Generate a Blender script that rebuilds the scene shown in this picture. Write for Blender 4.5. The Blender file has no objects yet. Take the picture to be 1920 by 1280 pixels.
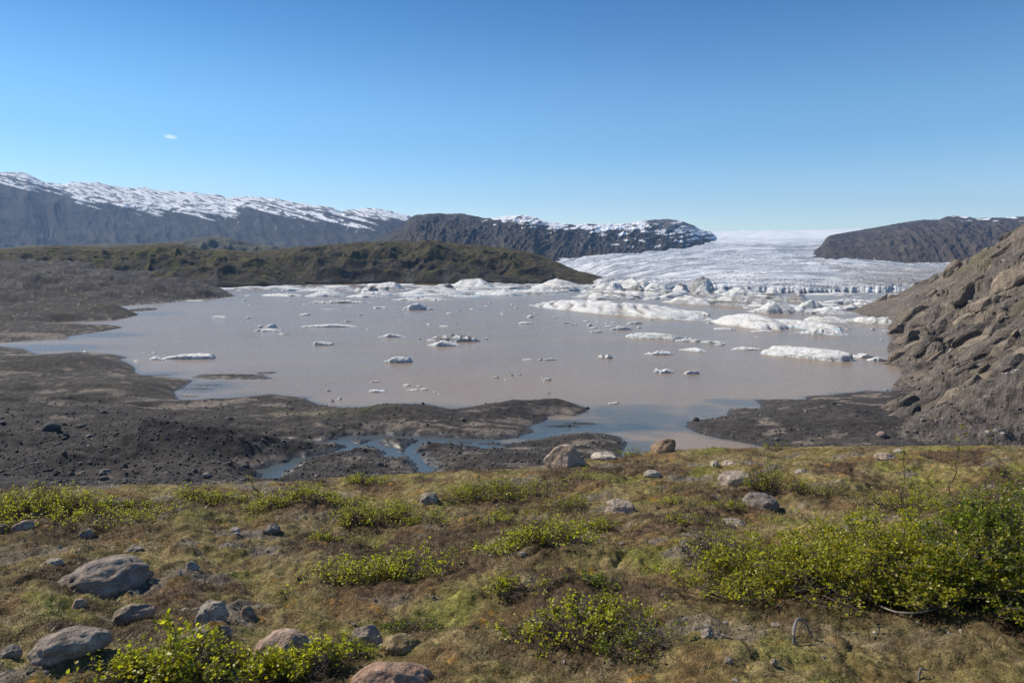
import bpy, bmesh, math, random
import numpy as np
from mathutils import Matrix, Vector

random.seed(11)
RNG = np.random.default_rng(11)
SC = bpy.context.scene
COL = SC.collection
pi = math.pi

# ------------------------------------------------------------------ camera model
H = 32.0                      # eye height over the lake, metres
F = 1280.0                    # focal length in photo pixels (1920 wide)
YH = 499.0                    # horizon row in the photo
PITCH = math.atan((640 - YH) / F)
CP, SP = math.cos(PITCH), math.sin(PITCH)
SUN_AZ = math.radians(-62)    # from +Y, negative = towards the left
SUN_EL = math.radians(43)


def ray(px, py):
    a, b = (np.asarray(px, float) - 960) / F, (640 - np.asarray(py, float)) / F
    return a, CP + b * SP, b * CP - SP


def at(px, py, z=0.0):
    """point where the sight line through a photo pixel meets height z"""
    dx, dy, dz = ray(px, py)
    k = (z - H) / dz
    return np.stack([dx * k, dy * k, np.zeros_like(k) + z], -1)


def te(px, py):
    """x/y and rise/y of the sight line"""
    dx, dy, dz = ray(px, py)
    return dx / dy, dz / dy


# ------------------------------------------------------------------ noise
_A = np.arange(256) / 256 * 2 * pi
_GX, _GY = np.cos(_A), np.sin(_A)
_rg = np.random.default_rng(3)
_G3 = _rg.normal(size=(256, 3)); _G3 /= np.linalg.norm(_G3, axis=1)[:, None]


def _hash(ix, iy, s, iz=None):
    h = ix * 374761393 + iy * 668265263 + s * 1442695041
    if iz is not None:
        h = h + iz * 2147483647
    h = h & 0xffffffff
    h = ((h ^ (h >> 13)) * 1274126177) & 0xffffffff
    return (h ^ (h >> 16)) & 255


def noise(x, y, s=0):
    x, y = np.asarray(x, float), np.asarray(y, float)
    x0, y0 = np.floor(x), np.floor(y)
    fx, fy = x - x0, y - y0
    ix, iy = x0.astype(np.int64), y0.astype(np.int64)
    u, v = fx * fx * fx * (fx * (fx * 6 - 15) + 10), fy * fy * fy * (fy * (fy * 6 - 15) + 10)
    def g(i, j):
        h = _hash(ix + i, iy + j, s)
        return _GX[h] * (fx - i) + _GY[h] * (fy - j)
    a = g(0, 0); b = g(1, 0); c = g(0, 1); d = g(1, 1)
    return (a + u * (b - a) + v * ((c + u * (d - c)) - (a + u * (b - a)))) * 1.5


def noise3(p, s=0):
    p = np.asarray(p, float)
    p0 = np.floor(p); f = p - p0; i = p0.astype(np.int64)
    w = f * f * f * (f * (f * 6 - 15) + 10)
    r = 0
    for a in (0, 1):
        for b in (0, 1):
            for c in (0, 1):
                h = _hash(i[..., 0] + a, i[..., 1] + b, s, i[..., 2] + c)
                d = (_G3[h] * (f - np.array([a, b, c]))).sum(-1)
                r = r + d * np.where(a, w[..., 0], 1 - w[..., 0]) * np.where(b, w[..., 1], 1 - w[..., 1]) * np.where(c, w[..., 2], 1 - w[..., 2])
    return r * 1.5


def fbm(x, y, o=4, s=0, gain=.5, lac=2.03):
    r, a, f = 0, 1, 1
    for k in range(o):
        r = r + a * noise(x * f + 17.3 * k, y * f - 9.1 * k, s + k)
        a *= gain; f *= lac
    return r


def fbm3(p, o=4, s=0, gain=.5):
    r, a, f = 0, 1, 1
    for k in range(o):
        r = r + a * noise3(p * f + 5.7 * k, s + k); a *= gain; f *= 2.03
    return r


def ridged(x, y, o=4, s=0, gain=.5, lac=2.1):
    r, a, f = 0, 1, 1
    for k in range(o):
        n = 1 - np.abs(noise(x * f + 7.7 * k, y * f + 3.3 * k, s + k)) * 1.6
        r = r + a * n * n; a *= gain; f *= lac
    return r - .9


def smooth(a, b, x):
    t = np.clip((x - a) / (b - a), 0, 1)
    return t * t * (3 - 2 * t)


def lerp(a, b, t):
    return a + (b - a) * t


def mixc(c, d, m):
    return c * (1 - m[..., None]) + np.asarray(d) * m[..., None]


# ------------------------------------------------------------------ materials
class NT:
    def __init__(self, name):
        self.m = bpy.data.materials.new(name); self.m.use_nodes = True
        self.t = self.m.node_tree; self.t.nodes.clear()
        self.out = self.t.nodes.new('ShaderNodeOutputMaterial')

    def n(self, kind, ins=None, **props):
        nd = self.t.nodes.new('ShaderNode' + kind)
        for k, v in props.items():
            setattr(nd, k, v)
        for k, v in (ins or {}).items():
            s = nd.inputs[k]
            if isinstance(v, bpy.types.NodeSocket):
                self.t.links.new(v, s)
            elif isinstance(v, bpy.types.Node):
                self.t.links.new(v.outputs[0], s)
            else:
                s.default_value = v
        return nd

    def math(self, op, a, b=0.0, clamp=False):
        return self.n('Math', {0: a, 1: b}, operation=op, use_clamp=clamp).outputs[0]

    def noise(self, scale, detail=4, rough=.55, vec=None, dist=0.0):
        i = {'Scale': scale, 'Detail': detail, 'Roughness': rough, 'Distortion': dist}
        if vec is not None:
            i['Vector'] = vec
        return self.n('TexNoise', i).outputs['Fac']

    def remap(self, v, a, b, c, d):
        return self.n('MapRange', {'Value': v, 'From Min': a, 'From Max': b, 'To Min': c, 'To Max': d}).outputs[0]

    def mulc(self, col, fac):
        """colour times a scalar socket"""
        return self.n('VectorMath', {0: col, 1: fac}, operation='MULTIPLY').outputs[0]

    def mix(self, f, a, b):
        nd = self.n('Mix', data_type='RGBA')
        for k, v in (('Factor_Float', f), ('A_Color', a), ('B_Color', b)):
            s = next(i for i in nd.inputs if i.identifier == k)
            if isinstance(v, bpy.types.NodeSocket):
                self.t.links.new(v, s)
            else:
                s.default_value = v
        return next(o for o in nd.outputs if o.identifier == 'Result_Color')

    def pos(self):
        return self.n('TexCoord').outputs['Object']

    def surf(self, sh):
        self.t.links.new(sh.outputs[0] if isinstance(sh, bpy.types.Node) else sh, self.out.inputs['Surface'])
        return self.m


def terrain_mat(name, speck=((8, .5), (40, .5)), bump=((30, .03),), rough=.92, wet=False, spec=.25):
    """vertex colour 'Col' with fine procedural speckle and relief. speck: (scale, amount); bump: (scale, height in m)"""
    t = NT(name); p = t.pos()
    c = t.n('Attribute', attribute_name='Col').outputs['Color']
    for i, (s, a) in enumerate(speck):
        f = t.remap(t.noise(s, 5, .65, p), .28, .72, 1 - a, 1 + a)
        c = t.mulc(c, f)
    h = None
    for s, d in bump:
        v = t.math('MULTIPLY', t.noise(s, 6, .62, p), d)
        h = v if h is None else t.math('ADD', h, v)
    nb = t.n('Bump', {'Height': h, 'Distance': 1.0, 'Strength': 1.0})
    if wet:
        wv = t.n('Attribute', attribute_name='wet').outputs['Fac']
        rough = t.remap(wv, 0, 1, rough, .42); spec = t.remap(wv, 0, 1, spec, .35)
        nb.inputs['Strength'].default_value = 1; t.t.links.new(t.remap(wv, 0, 1, 1, .12), nb.inputs['Strength'])
    b = t.n('BsdfPrincipled', {'Base Color': c, 'Roughness': rough, 'Normal': nb, 'Specular IOR Level': spec})
    return t.surf(b)


# ------------------------------------------------------------------ mesh helpers
def tag(o, label=None, cat=None, group=None, kind=None):
    for k, v in (('label', label), ('category', cat), ('group', group), ('kind', kind)):
        if v:
            o[k] = v
    return o


def make_mesh(name, V, faces, cols=None, smooth_sh=True):
    """V (n,3); faces: list of (m,k) index arrays"""
    me = bpy.data.meshes.new(name)
    V = np.ascontiguousarray(V, np.float32)
    me.vertices.add(len(V)); me.vertices.foreach_set('co', V.ravel())
    faces = [np.asarray(f, np.int32) for f in faces if len(f)]
    li = np.concatenate([f.ravel() for f in faces])
    ls = np.concatenate([np.full(len(f), f.shape[1], np.int32) for f in faces])
    me.loops.add(len(li)); me.loops.foreach_set('vertex_index', li)
    st = np.concatenate([[0], np.cumsum(ls)[:-1]]).astype(np.int32)
    me.polygons.add(len(ls)); me.polygons.foreach_set('loop_start', st)
    me.polygons.foreach_set('use_smooth', np.full(len(ls), smooth_sh, bool))
    if cols is not None:
        c = np.ones((len(V), 4), np.float32); c[:, :3] = np.clip(cols.reshape(-1, 3), 0, 1)
        me.color_attributes.new('Col', 'FLOAT_COLOR', 'POINT').data.foreach_set('color', c.ravel())
    me.update(calc_edges=True)
    return me


def link(name, me, mat, parent=None):
    o = bpy.data.objects.new(name, me); COL.objects.link(o)
    if mat and not me.materials:
        me.materials.append(mat)
    if parent:
        o.parent = parent
    return o


def grid_faces(n, m, wrap=False):
    """n rows, m columns; wrap joins last column to first"""
    mm = m if wrap else m - 1
    i, j = np.meshgrid(np.arange(n - 1), np.arange(mm), indexing='ij')
    j2 = (j + 1) % m
    return np.stack([i * m + j, i * m + j2, (i + 1) * m + j2, (i + 1) * m + j], -1).reshape(-1, 4)


def grid_obj(name, P, mat, cols=None, wrap=False):
    n, m = P.shape[:2]
    return link(name, make_mesh(name, P.reshape(-1, 3), [grid_faces(n, m, wrap)], cols), mat)


def attr(me, name, v):
    me.attributes.new(name, 'FLOAT', 'POINT').data.foreach_set('value', np.ascontiguousarray(v, np.float32).ravel())


def pix(*pts):
    return np.array(pts, float)
# ------------------------------------------------------------------ camera, sun, sky, air
cd = bpy.data.cameras.new('camera'); cam = bpy.data.objects.new('camera', cd); COL.objects.link(cam)
cam.location = (0, 0, H); cam.rotation_euler = (pi / 2 - PITCH, 0, 0)
cd.sensor_width = 36; cd.lens = 36 * F / 1920; cd.clip_start = .05; cd.clip_end = 60000
SC.camera = cam

sd = bpy.data.lights.new('sun', 'SUN'); sun = bpy.data.objects.new('sun', sd); COL.objects.link(sun)
sdir = Vector((math.sin(SUN_AZ) * math.cos(SUN_EL), math.cos(SUN_AZ) * math.cos(SUN_EL), math.sin(SUN_EL)))
sun.rotation_euler = sdir.to_track_quat('Z', 'Y').to_euler()
sd.energy = 4.9; sd.angle = math.radians(.53); sd.color = (1, .92, .79)

w = bpy.data.worlds.new('World'); SC.world = w; w.use_nodes = True
nt = w.node_tree
sky = nt.nodes.new('ShaderNodeTexSky'); sky.sky_type = 'NISHITA'; sky.sun_disc = False
sky.sun_elevation = SUN_EL; sky.sun_rotation = SUN_AZ
sky.altitude = 200; sky.air_density = 1.0; sky.dust_density = 0.0; sky.ozone_density = 1.2
bg = nt.nodes['Background']; hs = nt.nodes.new('ShaderNodeHueSaturation'); hs.inputs['Saturation'].default_value = 1.1; nt.links.new(sky.outputs[0], hs.inputs['Color'])
tn = nt.nodes.new('ShaderNodeVectorMath'); tn.operation = 'MULTIPLY'; nt.links.new(hs.outputs[0], tn.inputs[0])
tc = nt.nodes.new('ShaderNodeTexCoord'); sx = nt.nodes.new('ShaderNodeSeparateXYZ'); nt.links.new(tc.outputs['Generated'], sx.inputs[0])
rp = nt.nodes.new('ShaderNodeValToRGB'); nt.links.new(sx.outputs['Z'], rp.inputs[0]); nt.links.new(rp.outputs[0], tn.inputs[1])
for i_, (p_, c_) in enumerate([(.0, (.93, .98, 1.05)), (.06, (.92, .98, 1.03)), (.18, (.58, .81, .92)), (.37, (.26, .52, .71)), (1, (.30, .52, .68))]):
    el = rp.color_ramp.elements[i_] if i_ < 2 else rp.color_ramp.elements.new(p_)
    el.position = p_; el.color = (*c_, 1)
rp.color_ramp.interpolation = 'EASE'
nt.links.new(tn.outputs[0], bg.inputs[0]); bg.inputs[1].default_value = .14

SC.view_settings.view_transform = 'Standard'; SC.view_settings.look = 'None'
SC.view_settings.gamma = 1; SC.view_settings.exposure = .2; SC.view_settings.use_curve_mapping = False
SC.cycles.use_denoising = True; SC.cycles.denoising_prefilter = 'NONE'
SC.cycles.max_bounces = 6; SC.cycles.diffuse_bounces = 3; SC.cycles.volume_bounces = 0
SC.cycles.transparent_max_bounces = 8
SC.cycles.use_adaptive_sampling = True; SC.cycles.adaptive_threshold = .003

# ------------------------------------------------------------------ lake outline (traced at the water level)
LAKE = pix((441, 555), (410, 559), (350, 562), (320, 567), (250, 572), (207, 576), (240, 583), (260, 590), (215, 601), (112, 604), (95, 607),
    (212, 610), (232, 614), (200, 620), (175, 624), (132, 630), (125, 637), (60, 639), (12, 642), (-40, 645), (0, 649), (45, 654), (70, 665), (110, 664),
    (150, 661), (212, 664), (240, 670), (224, 674), (232, 677), (250, 687), (262, 702), (325, 708), (362, 713), (345, 726), (326, 734), (337, 750), (362, 752), (375, 754),
    (387, 750), (450, 752), (480, 749), (542, 743), (572, 745), (578, 750), (605, 762), (640, 765), (667, 766), (690, 763), (717, 760), (750, 757), (792, 757),
    (810, 759), (830, 764), (855, 770), (900, 765), (930, 758), (960, 757), (1010, 755), (1052, 753), (1077, 757), (1100, 765), (1100, 772), (1077, 779),
    (1047, 776), (1025, 781), (1027, 787), (992, 800), (1002, 810), (960, 822), (940, 824), (940, 832), (960, 831), (1005, 824), (1055, 815), (1100, 811), (1135, 813), (1160, 818),
    (1177, 830), (1165, 850), (1150, 875), (1200, 890), (1300, 885), (1420, 860), (1500, 846), (1435, 838), (1410, 832), (1350, 822), (1310, 812), (1285, 800),
    (1287, 791), (1330, 785), (1360, 779), (1370, 765), (1427, 770), (1425, 757), (1415, 749), (1440, 750), (1460, 749), (1490, 750), (1512, 752), (1510, 743),
    (1560, 740), (1577, 737), (1600, 736), (1625, 732), (1665, 735), (1720, 720), (1760, 690), (1720, 660), (1720, 630), (1760, 600), (1720, 585), (1640, 570),
    (1750, 545), (1800, 523), (1500, 519), (1150, 523), (1100, 528), (700, 531), (600, 531), (470, 532), (392, 536), (425, 546))
_l = at(LAKE[:, 0], LAKE[:, 1])[:, :2]
# break the long straight runs so the shore has small coves
_pts = []
for a, b in zip(_l, np.roll(_l, -1, 0)):
    L = np.linalg.norm(b - a); nn = int(np.clip(L / 6, 1, 14)); nrm = np.array([-(b - a)[1], (b - a)[0]]) / max(L, 1e-6)
    for k in range(nn):
        q = a + (b - a) * k / nn
        jit = 0 if k == 0 else noise(q[0] / 7, q[1] / 7, 77) * min(L * .07, 2.2)
        _pts.append(q + nrm * jit)
LAKEP = np.array(_pts)


def seg_dist(x, y, pts, closed=False):
    d = np.full(np.shape(x), 1e9)
    q = np.roll(pts, -1, 0) if closed else pts[1:]
    for (ax, ay), (bx, by) in zip(pts, q):
        ex, ey = bx - ax, by - ay
        t = np.clip(((x - ax) * ex + (y - ay) * ey) / (ex * ex + ey * ey + 1e-9), 0, 1)
        np.minimum(d, (x - ax - t * ex) ** 2 + (y - ay - t * ey) ** 2, out=d)
    return np.sqrt(d)


def lake_sd(x, y):
    """signed distance to the shore, positive on land"""
    d = seg_dist(x, y, LAKEP, True)
    ins = np.zeros(np.shape(x), bool)
    for (ax, ay), (bx, by) in zip(LAKEP, np.roll(LAKEP, -1, 0)):
        c = (ay > y) != (by > y)
        ins ^= c & (x < (bx - ax) * (y - ay) / (by - ay + 1e-12) + ax)
    return np.where(ins, -d, d)


# streams over the moraine: (photo polyline, half width in m)
STREAMS = [
    (pix((1000, 822), (930, 828), (880, 826), (800, 822), (720, 819), (655, 821), (615, 828)), .7),
    (pix((800, 822), (780, 832), (765, 845), (785, 862), (800, 880), (815, 900)), .35),
    (pix((720, 819), (690, 832), (660, 842), (600, 856), (540, 868), (490, 882)), .3),
    (pix((640, 828), (668, 836), (640, 846)), .6),
    (pix((780, 832), (820, 830), (870, 832), (930, 838)), .6),
    (pix((690, 832), (730, 842), (745, 858)), .5),
    (pix((560, 862), (520, 880), (505, 900)), .7),
]
PONDS = [((517, 825), 2.3, .9), ((577, 827), 1.8, .7), ((570, 836), 3, .8), ((730, 843), 2.4, .6), ((808, 848), 1.8, .8), ((700, 856), 1.8, .5), ((530, 880), 2.5, .8),
         ((30, 668), 6, 2), ((105, 765), 5, .8), ((215, 770), 5, .8), ((1005, 843), 3, .8), ((940, 842), 4, 1.0)]
ISLETS = [((432, 706), 11, 4.5, .5), ((398, 704), 5, 3, .35), ((475, 709), 6, 2, .25), ((500, 699), 3.0, 2, .35), ((267, 581), 9, 16, 1.2), ((1050, 799), 4.5, .5, .2), ((1085, 794), 4, .5, .2),
          ((360, 729), 6, 1.4, .15), ((390, 722), 5, 1.2, .15), ((352, 743), 3, .8, .2), ((300, 703), 5, 1, .15)]
# mounds of the moraine: photo point of the foot, height, half sizes in m, lean
MOUNDS = [((318, 856), 5.0, 8, 4.5), ((262, 832), 2.6, 6, 6), ((375, 872), 3.0, 11, 3.5), ((600, 848), 1.3, 3.5, 2.2), ((560, 768), 1.4, 12, 7), ((420, 760), 1.2, 16, 6),
          ((745, 785), 2.2, 12, 7), ((930, 775), 1.8, 14, 7), ((1050, 765), 1.0, 10, 4), ((1075, 835), 1.0, 8, 5), ((120, 690), 2.5, 30, 12), ((200, 740), 2.2, 22, 10), ((90, 790), 2.2, 14, 10),
          ((40, 850), 2.0, 14, 6), ((60, 600), 5, 40, 30), ((200, 545), 9, 60, 60), ((300, 560), 5, 40, 40), ((120, 530), 9, 60, 70), ((1500, 775), 1.2, 14, 9), ((1400, 800), .8, 8, 6), ((1590, 800), 2.5, 10, 10),
          ((160, 590), 4, 40, 30), ((150, 880), 1.5, 10, 3), ((480, 850), .8, 10, 4), ((840, 880), .8, 12, 3), ((950, 870), 1.0, 8, 4)]


# ------------------------------------------------------------------ shape of the ground
EDGE = pix((-400, 935), (0, 918), (150, 915), (300, 912), (470, 906), (640, 894), (760, 889), (880, 880), (1000, 873), (1100, 862), (1200, 850), (1280, 842), (1400, 837),
           (1600, 834), (1920, 834), (2300, 836))
_et, _ee = te(EDGE[:, 0], EDGE[:, 1])
_eaz = np.arctan(_et)


def bench(x, y, fine=True):
    """the mossy bank under the photographer and the drop beyond its brow"""
    az = np.arctan2(x, y); r = np.hypot(x, y)
    azc = np.clip(az, _eaz[0], _eaz[-1])
    De = np.interp(azc, [-.65, -.1, .15, .65], [11.0, 11.5, 13.0, 14.0]) + .9 * noise(az * 7, 0 * az, 5) + .35 * noise(az * 25, 0 * az, 6)
    ee = np.interp(azc, _eaz, _ee) * np.cos(azc)
    ze = ee * De + H
    z0 = H - 1.5
    z = z0 + (ze - z0) * (r / De)
    z = z - .13 * np.sin(np.clip(r / De, 0, 1) * pi)          # slightly hollow
    und = fbm(x / 2.3, y / 2.3, 3, 21) * .11 + fbm(x / .75, y / .75, 2, 24) * .05
    hum = ridged(x / .42 + .4 * noise(x * 2, y * 2, 8), y / .42, 2, 31) * -.034 + fbm(x / .16, y / .16, 3, 34) * .025
    fade = smooth(De * 1.25, De * .85, r) * (.7 + .3 * smooth(De, De * .75, r))
    z = z + (und + (hum if fine else 0)) * fade
    over = np.maximum(r - De, 0)
    z = z - .30 * over - .35 * np.maximum(over - 1.2, 0) * smooth(0, 5, over)
    behind = smooth(0.0, -8.0, y)
    return np.where(r > 110, -50, z) * (1 - behind) + behind * (H - 1.5)


def moraine(x, y, sdv=None, want_wet=False):
    s = lake_sd(x, y) if sdv is None else sdv
    d = np.maximum(s, 0)
    slope = lerp(.012, .105, smooth(380, 820, y)) * smooth(80, -120, x)
    z = 1.15 * (1 - np.exp(-d / 5)) + 1.1 * (1 - np.exp(-d / 40)) + np.minimum(slope * d, 36)
    z = np.where(s < 0, np.maximum(s * .12, -4), z)
    env = 1 - np.exp(-d / 18)
    far = smooth(250, 700, y)
    z = z + env * (fbm(x / 34, y / 22, 4, 41) * (1.2 + 2.0 * far) + fbm(x / 110, y / 90, 3, 43) * 9 * far + ridged(x / 60, y / 30, 3, 46) * (.9 + 2.2 * far) + fbm(x / 7, y / 4.5, 4, 51) * .45 + fbm(x / 2, y / 1.3, 3, 52) * .14)
    for (p, h, a, b) in MOUNDS:
        c = at(*p); q = ((x - c[0]) / a) ** 2 + ((y - c[1]) / b) ** 2
        q = q * (1 + .35 * noise(x / a * 1.7, y / b * 1.7, 61))
        z = z + h * np.exp(-q) * (1 - np.exp(-d / 6))
    z = np.where(d > 0, np.maximum(z, .05 + .02 * d), z)
    for (p, a, b, h) in ISLETS:
        c = at(*p); q = ((x - c[0]) / a) ** 2 + ((y - c[1]) / b) ** 2 + .5 * noise(x / 3, y / 2, 63)
        z = np.maximum(z, np.where(q < 1.8, h * (1 - q), -9))
    wetv = np.zeros(x.shape)
    near = (y > 60) & (y < 330) & (np.abs(x) < 250)
    if near.any():
        xs, ys, zs = x[near], y[near], z[near]
        wob = .8 * noise(xs / 4, ys / 2.5, 65) + .4 * noise(xs / 1.3, ys / 1.0, 66)
        for (pl, wd) in STREAMS:
            dd = seg_dist(xs, ys, at(pl[:, 0], pl[:, 1])[:, :2]) + wob
            zs = np.minimum(zs, np.maximum(-.25, -.25 + (dd - wd) * .42) + np.maximum(dd - wd - 3, 0) * .14)
        for (p, a, b) in PONDS:
            c = at(*p); q = np.sqrt(((xs - c[0]) / a) ** 2 + ((ys - c[1]) / b) ** 2) + wob * .3
            zs = np.minimum(zs, -.2 + np.maximum(q - .8, 0) * .6)
        z[near] = zs
        wet = np.zeros(xs.shape)
        for (pl, wd) in STREAMS:
            dd = seg_dist(xs, ys, at(pl[:, 0], pl[:, 1])[:, :2]) + 1.6 * wob - wd
            wet = np.maximum(wet, smooth(6.0, 1.0, dd))
        for (p, a, b) in PONDS:
            c = at(*p); q = np.sqrt(((xs - c[0]) / a) ** 2 + ((ys - c[1]) / b) ** 2) + wob * .5
            wet = np.maximum(wet, smooth(2.2, 1.0, q))
        wet = wet * smooth(.9, .35, zs)
        wetv[near] = np.maximum(wet, smooth(.35, .1, zs) * .8)
    if want_wet:
        return z, wetv
    return z


def ground_z(x, y):
    """full ground height for scattered points"""
    x, y = np.atleast_1d(np.asarray(x, float)), np.atleast_1d(np.asarray(y, float))
    b = bench(x, y)
    r = np.hypot(x, y)
    m = np.full(x.shape, -60.0); k = r > 40
    if k.any():
        m[k] = moraine(x[k], y[k])
    return np.maximum(b, m)


_rr = np.exp(np.linspace(math.log(1.6), math.log(26), 900))


def on_bank(px, py):
    """point of the mossy bank seen at a photo pixel"""
    dx, dy, dz = ray(px, py); h = math.hypot(dx, dy)
    x, y, z = dx / h * _rr, dy / h * _rr, H + dz / h * _rr
    g = bench(x, y)
    hit = np.nonzero(z <= g)[0]
    i = hit[0] if len(hit) else int(np.argmin(np.abs(z - g)))
    return np.array([x[i], y[i], g[i]])


def px_m(p):
    """metres per photo pixel at a world point"""
    return (p[1] * CP + (H - p[2]) * SP) / F


# masks of the bank's plant cover
def masks(x, y):
    az, r = np.arctan2(x, y), np.hypot(x, y)
    heath = smooth(.13, .42, fbm(x / 1.5, y / 1.5, 4, 101) + .25 * noise(x / .3, y / .3, 106))
    gravel = smooth(.36, .56, fbm(x / 1.1, y / .7, 4, 111) + .2 * noise(x / .2, y / .2, 116))
    green = smooth(.25, .55, fbm(x / 1.2, y / 1.2, 4, 121))
    straw = smooth(.0, .5, fbm(x / .9, y / .9, 4, 131))
    for (cx, cy, a) in BUSH_SPOTS:
        q = np.exp(-(((x - cx) / a) ** 2 + ((y - cy) / a) ** 2) * 1.1)
        heath = np.maximum(heath, q); gravel = gravel * (1 - q)
    heath = heath * (1 - gravel)
    return heath, gravel, green * (1 - gravel), straw


BUSH_SPOTS = []
HAZE = 4.4e-5
# ------------------------------------------------------------------ shrubs are placed first: their feet darken the plant cover
# photo foot (x, y), width px, height px, leaves, leaf m, density threshold, colour, label
SHRUBS = [
    ((1470, 1130), 370, 200, 7000, .026, -.05, 0, 'wide leafy birch scrub edging the open moss, the western part of the big thicket'),
    ((1690, 1150), 440, 300, 14000, .026, -.15, 0, 'biggest and tallest birch scrub in the middle of the dense thicket'),
    ((1890, 1170), 350, 320, 12500, .028, -.15, 1, 'deep green birch scrub where the dense thicket runs out of the picture'),
    ((1690, 960), 120, 60, 700, .022, .0, 0, 'low birch shrub around the two saplings behind the thicket'),
    ((1850, 955), 200, 70, 1000, .022, .0, 0, 'loose birch shrub at the back of the thicket by the picture edge'),
    ((95, 962), 190, 66, 2100, .024, -.05, 2, 'bright yellow-green shrub standing up against the dark moraine'),
    ((120, 992), 330, 42, 2100, .022, -.0, 2, 'long low bright shrub creeping in front of the upright one at the brow'),
    ((30, 978), 120, 40, 800, .022, -.0, 2, 'bright creeping shrub at the picture edge under the dark moraine'),
    ((410, 950), 150, 34, 1000, .022, .0, 2, 'low strip of bright shrub west of the leaning dark sapling'),
    ((560, 946), 185, 54, 2200, .022, -.1, 2, 'bushy bright shrub just east of the leaning dark sapling'),
    ((690, 914), 100, 26, 900, .02, -.0, 2, 'small far shrub on the brow below the stream'),
    ((710, 988), 150, 62, 1900, .024, -.1, 2, 'leafy shrub with glossy leaves west of the lone two-humped stone'),
    ((930, 936), 220, 60, 3000, .02, -.15, 2, 'broad dense green shrub on the brow left of the tall edge boulder'),
    ((1060, 960), 130, 40, 700, .02, .05, 2, 'thin open shrub between the brow shrub and the glossy one'),
    ((1015, 1030), 205, 88, 2000, .026, .0, 2, 'glossy bright shrub rooted in dark heather in the middle of the bank'),
    ((720, 1092), 245, 105, 3000, .027, .05, 2, 'rounded open shrub with white-glinting leaves over brown heather'),
    ((1090, 1215), 300, 120, 1900, .027, .18, 2, 'sprawling sparse shrub with bare crooked twigs in the foreground'),
    ((1190, 1240), 130, 60, 600, .025, .1, 1, 'small dark green shrub at the foot of the sprawling sparse one'),
    ((355, 1290), 290, 120, 2200, .028, .05, 2, 'spring-green shrub with an upright shoot in front of the mossy boulders'),
    ((560, 1290), 190, 85, 1300, .028, .05, 2, 'spring-green shrub partly covering the big pink-grey boulder'),
    ((660, 1235), 80, 36, 500, .024, -.1, 1, 'dark glossy creeping shrub tucked against the angular split boulder'),
    ((1440, 932), 80, 66, 800, .022, -.05, 2, 'small upright bush beside the two grey boulders'),
    ((1362, 955), 70, 34, 420, .022, .0, 2, 'little low shrub below the rounded grey boulder'),
    ((1255, 950), 70, 34, 240, .022, .1, 2, 'sparse little shrub right of the pale flat-topped stone'),
    ((1180, 858), 60, 24, 320, .02, .0, 2, 'tiny shrub on the brow between the two edge boulders'),
    ((775, 1182), 100, 28, 420, .02, .05, 1, 'tiny dark green mat shrub above the reddish foreground boulder'),
    ((1090, 900), 90, 36, 240, .02, .1, 2, 'thin wiry shrub just below the tall edge boulder'),
    ((1450, 842), 60, 16, 150, .02, .05, 2, 'faint low shrub on the brow under the rocky hillside'),
    ((925, 985), 90, 40, 520, .022, .05, 2, 'faint loose shrub between the rounded open shrub and the glossy one'),
    ((620, 1015), 90, 34, 460, .022, .08, 2, 'thin green fringe shrub just above the rounded open shrub'),
    ((800, 985), 90, 30, 420, .022, .08, 2, 'sparse creeping shrub east of the lone two-humped stone'),
    ((1120, 1000), 90, 40, 460, .022, .08, 2, 'loose shrub off the eastern side of the glossy bright one'),
    ((975, 1120), 110, 46, 520, .024, .12, 2, 'thin shrub above the sprawling sparse one, twigs showing'),
    ((1300, 985), 100, 36, 420, .022, .1, 0, 'wispy shrub in tan moss before the low grey outcrop'),
    ((250, 955), 120, 30, 700, .022, .02, 2, 'low bright shrub filling the brow west of the strip shrub'),
    ((1530, 930), 130, 46, 700, .022, .06, 0, 'loose low shrub east of the pair of grey boulders'),
    ((1130, 1110), 100, 36, 380, .024, .14, 1, 'dull green thin shrub in straw-coloured moss mid-bank'),
    ((1340, 1070), 120, 76, 700, .024, .1, 0, 'straggly outlying shrub at the western tip of the thicket'),
]
for (p, wpx, hpx, *_r) in SHRUBS:
    q = on_bank(*p); BUSH_SPOTS.append((q[0], q[1], wpx * px_m(q) * .42))

# ------------------------------------------------------------------ ground: one sheet, rings of growing size round the eye
azd = np.radians(np.linspace(-43, 43, 1080))
azs = np.radians(np.linspace(43, 317, 80))[1:-1]
AZ = np.concatenate([azd, azs])
R = np.concatenate([[.02], np.exp(np.linspace(math.log(.6), math.log(2.0), 20))[:-1], np.exp(np.linspace(math.log(2.0), math.log(16.5), 430))[:-1],
                    np.exp(np.linspace(math.log(16.5), math.log(84), 46))[:-1],
                    np.exp(np.linspace(math.log(84), math.log(320), 330))[:-1], np.exp(np.linspace(math.log(320), math.log(1500), 190))[:-1], np.exp(np.linspace(math.log(1500), math.log(14000), 30))])
rg, ag = np.meshgrid(R, AZ, indexing='ij')
gx, gy = rg * np.sin(ag), rg * np.cos(ag)
gz = bench(gx, gy)
far = rg > 40
mx, my = gx[far], gy[far]
sdv = np.full(mx.shape, 300.0)
k = (mx ** 2 + my ** 2 < 2500 ** 2) & (my > 0)
sdv[k] = lake_sd(mx[k], my[k])
mz, wetm = moraine(mx, my, sdv, True)
mr = np.hypot(mx, my)
mz = np.where(my < 20, np.minimum(mz, 8), mz)
mz = lerp(mz, 12.0, smooth(1500, 2500, mr))
onb = gz[far] > mz
gz[far] = np.maximum(gz[far], mz)

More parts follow.
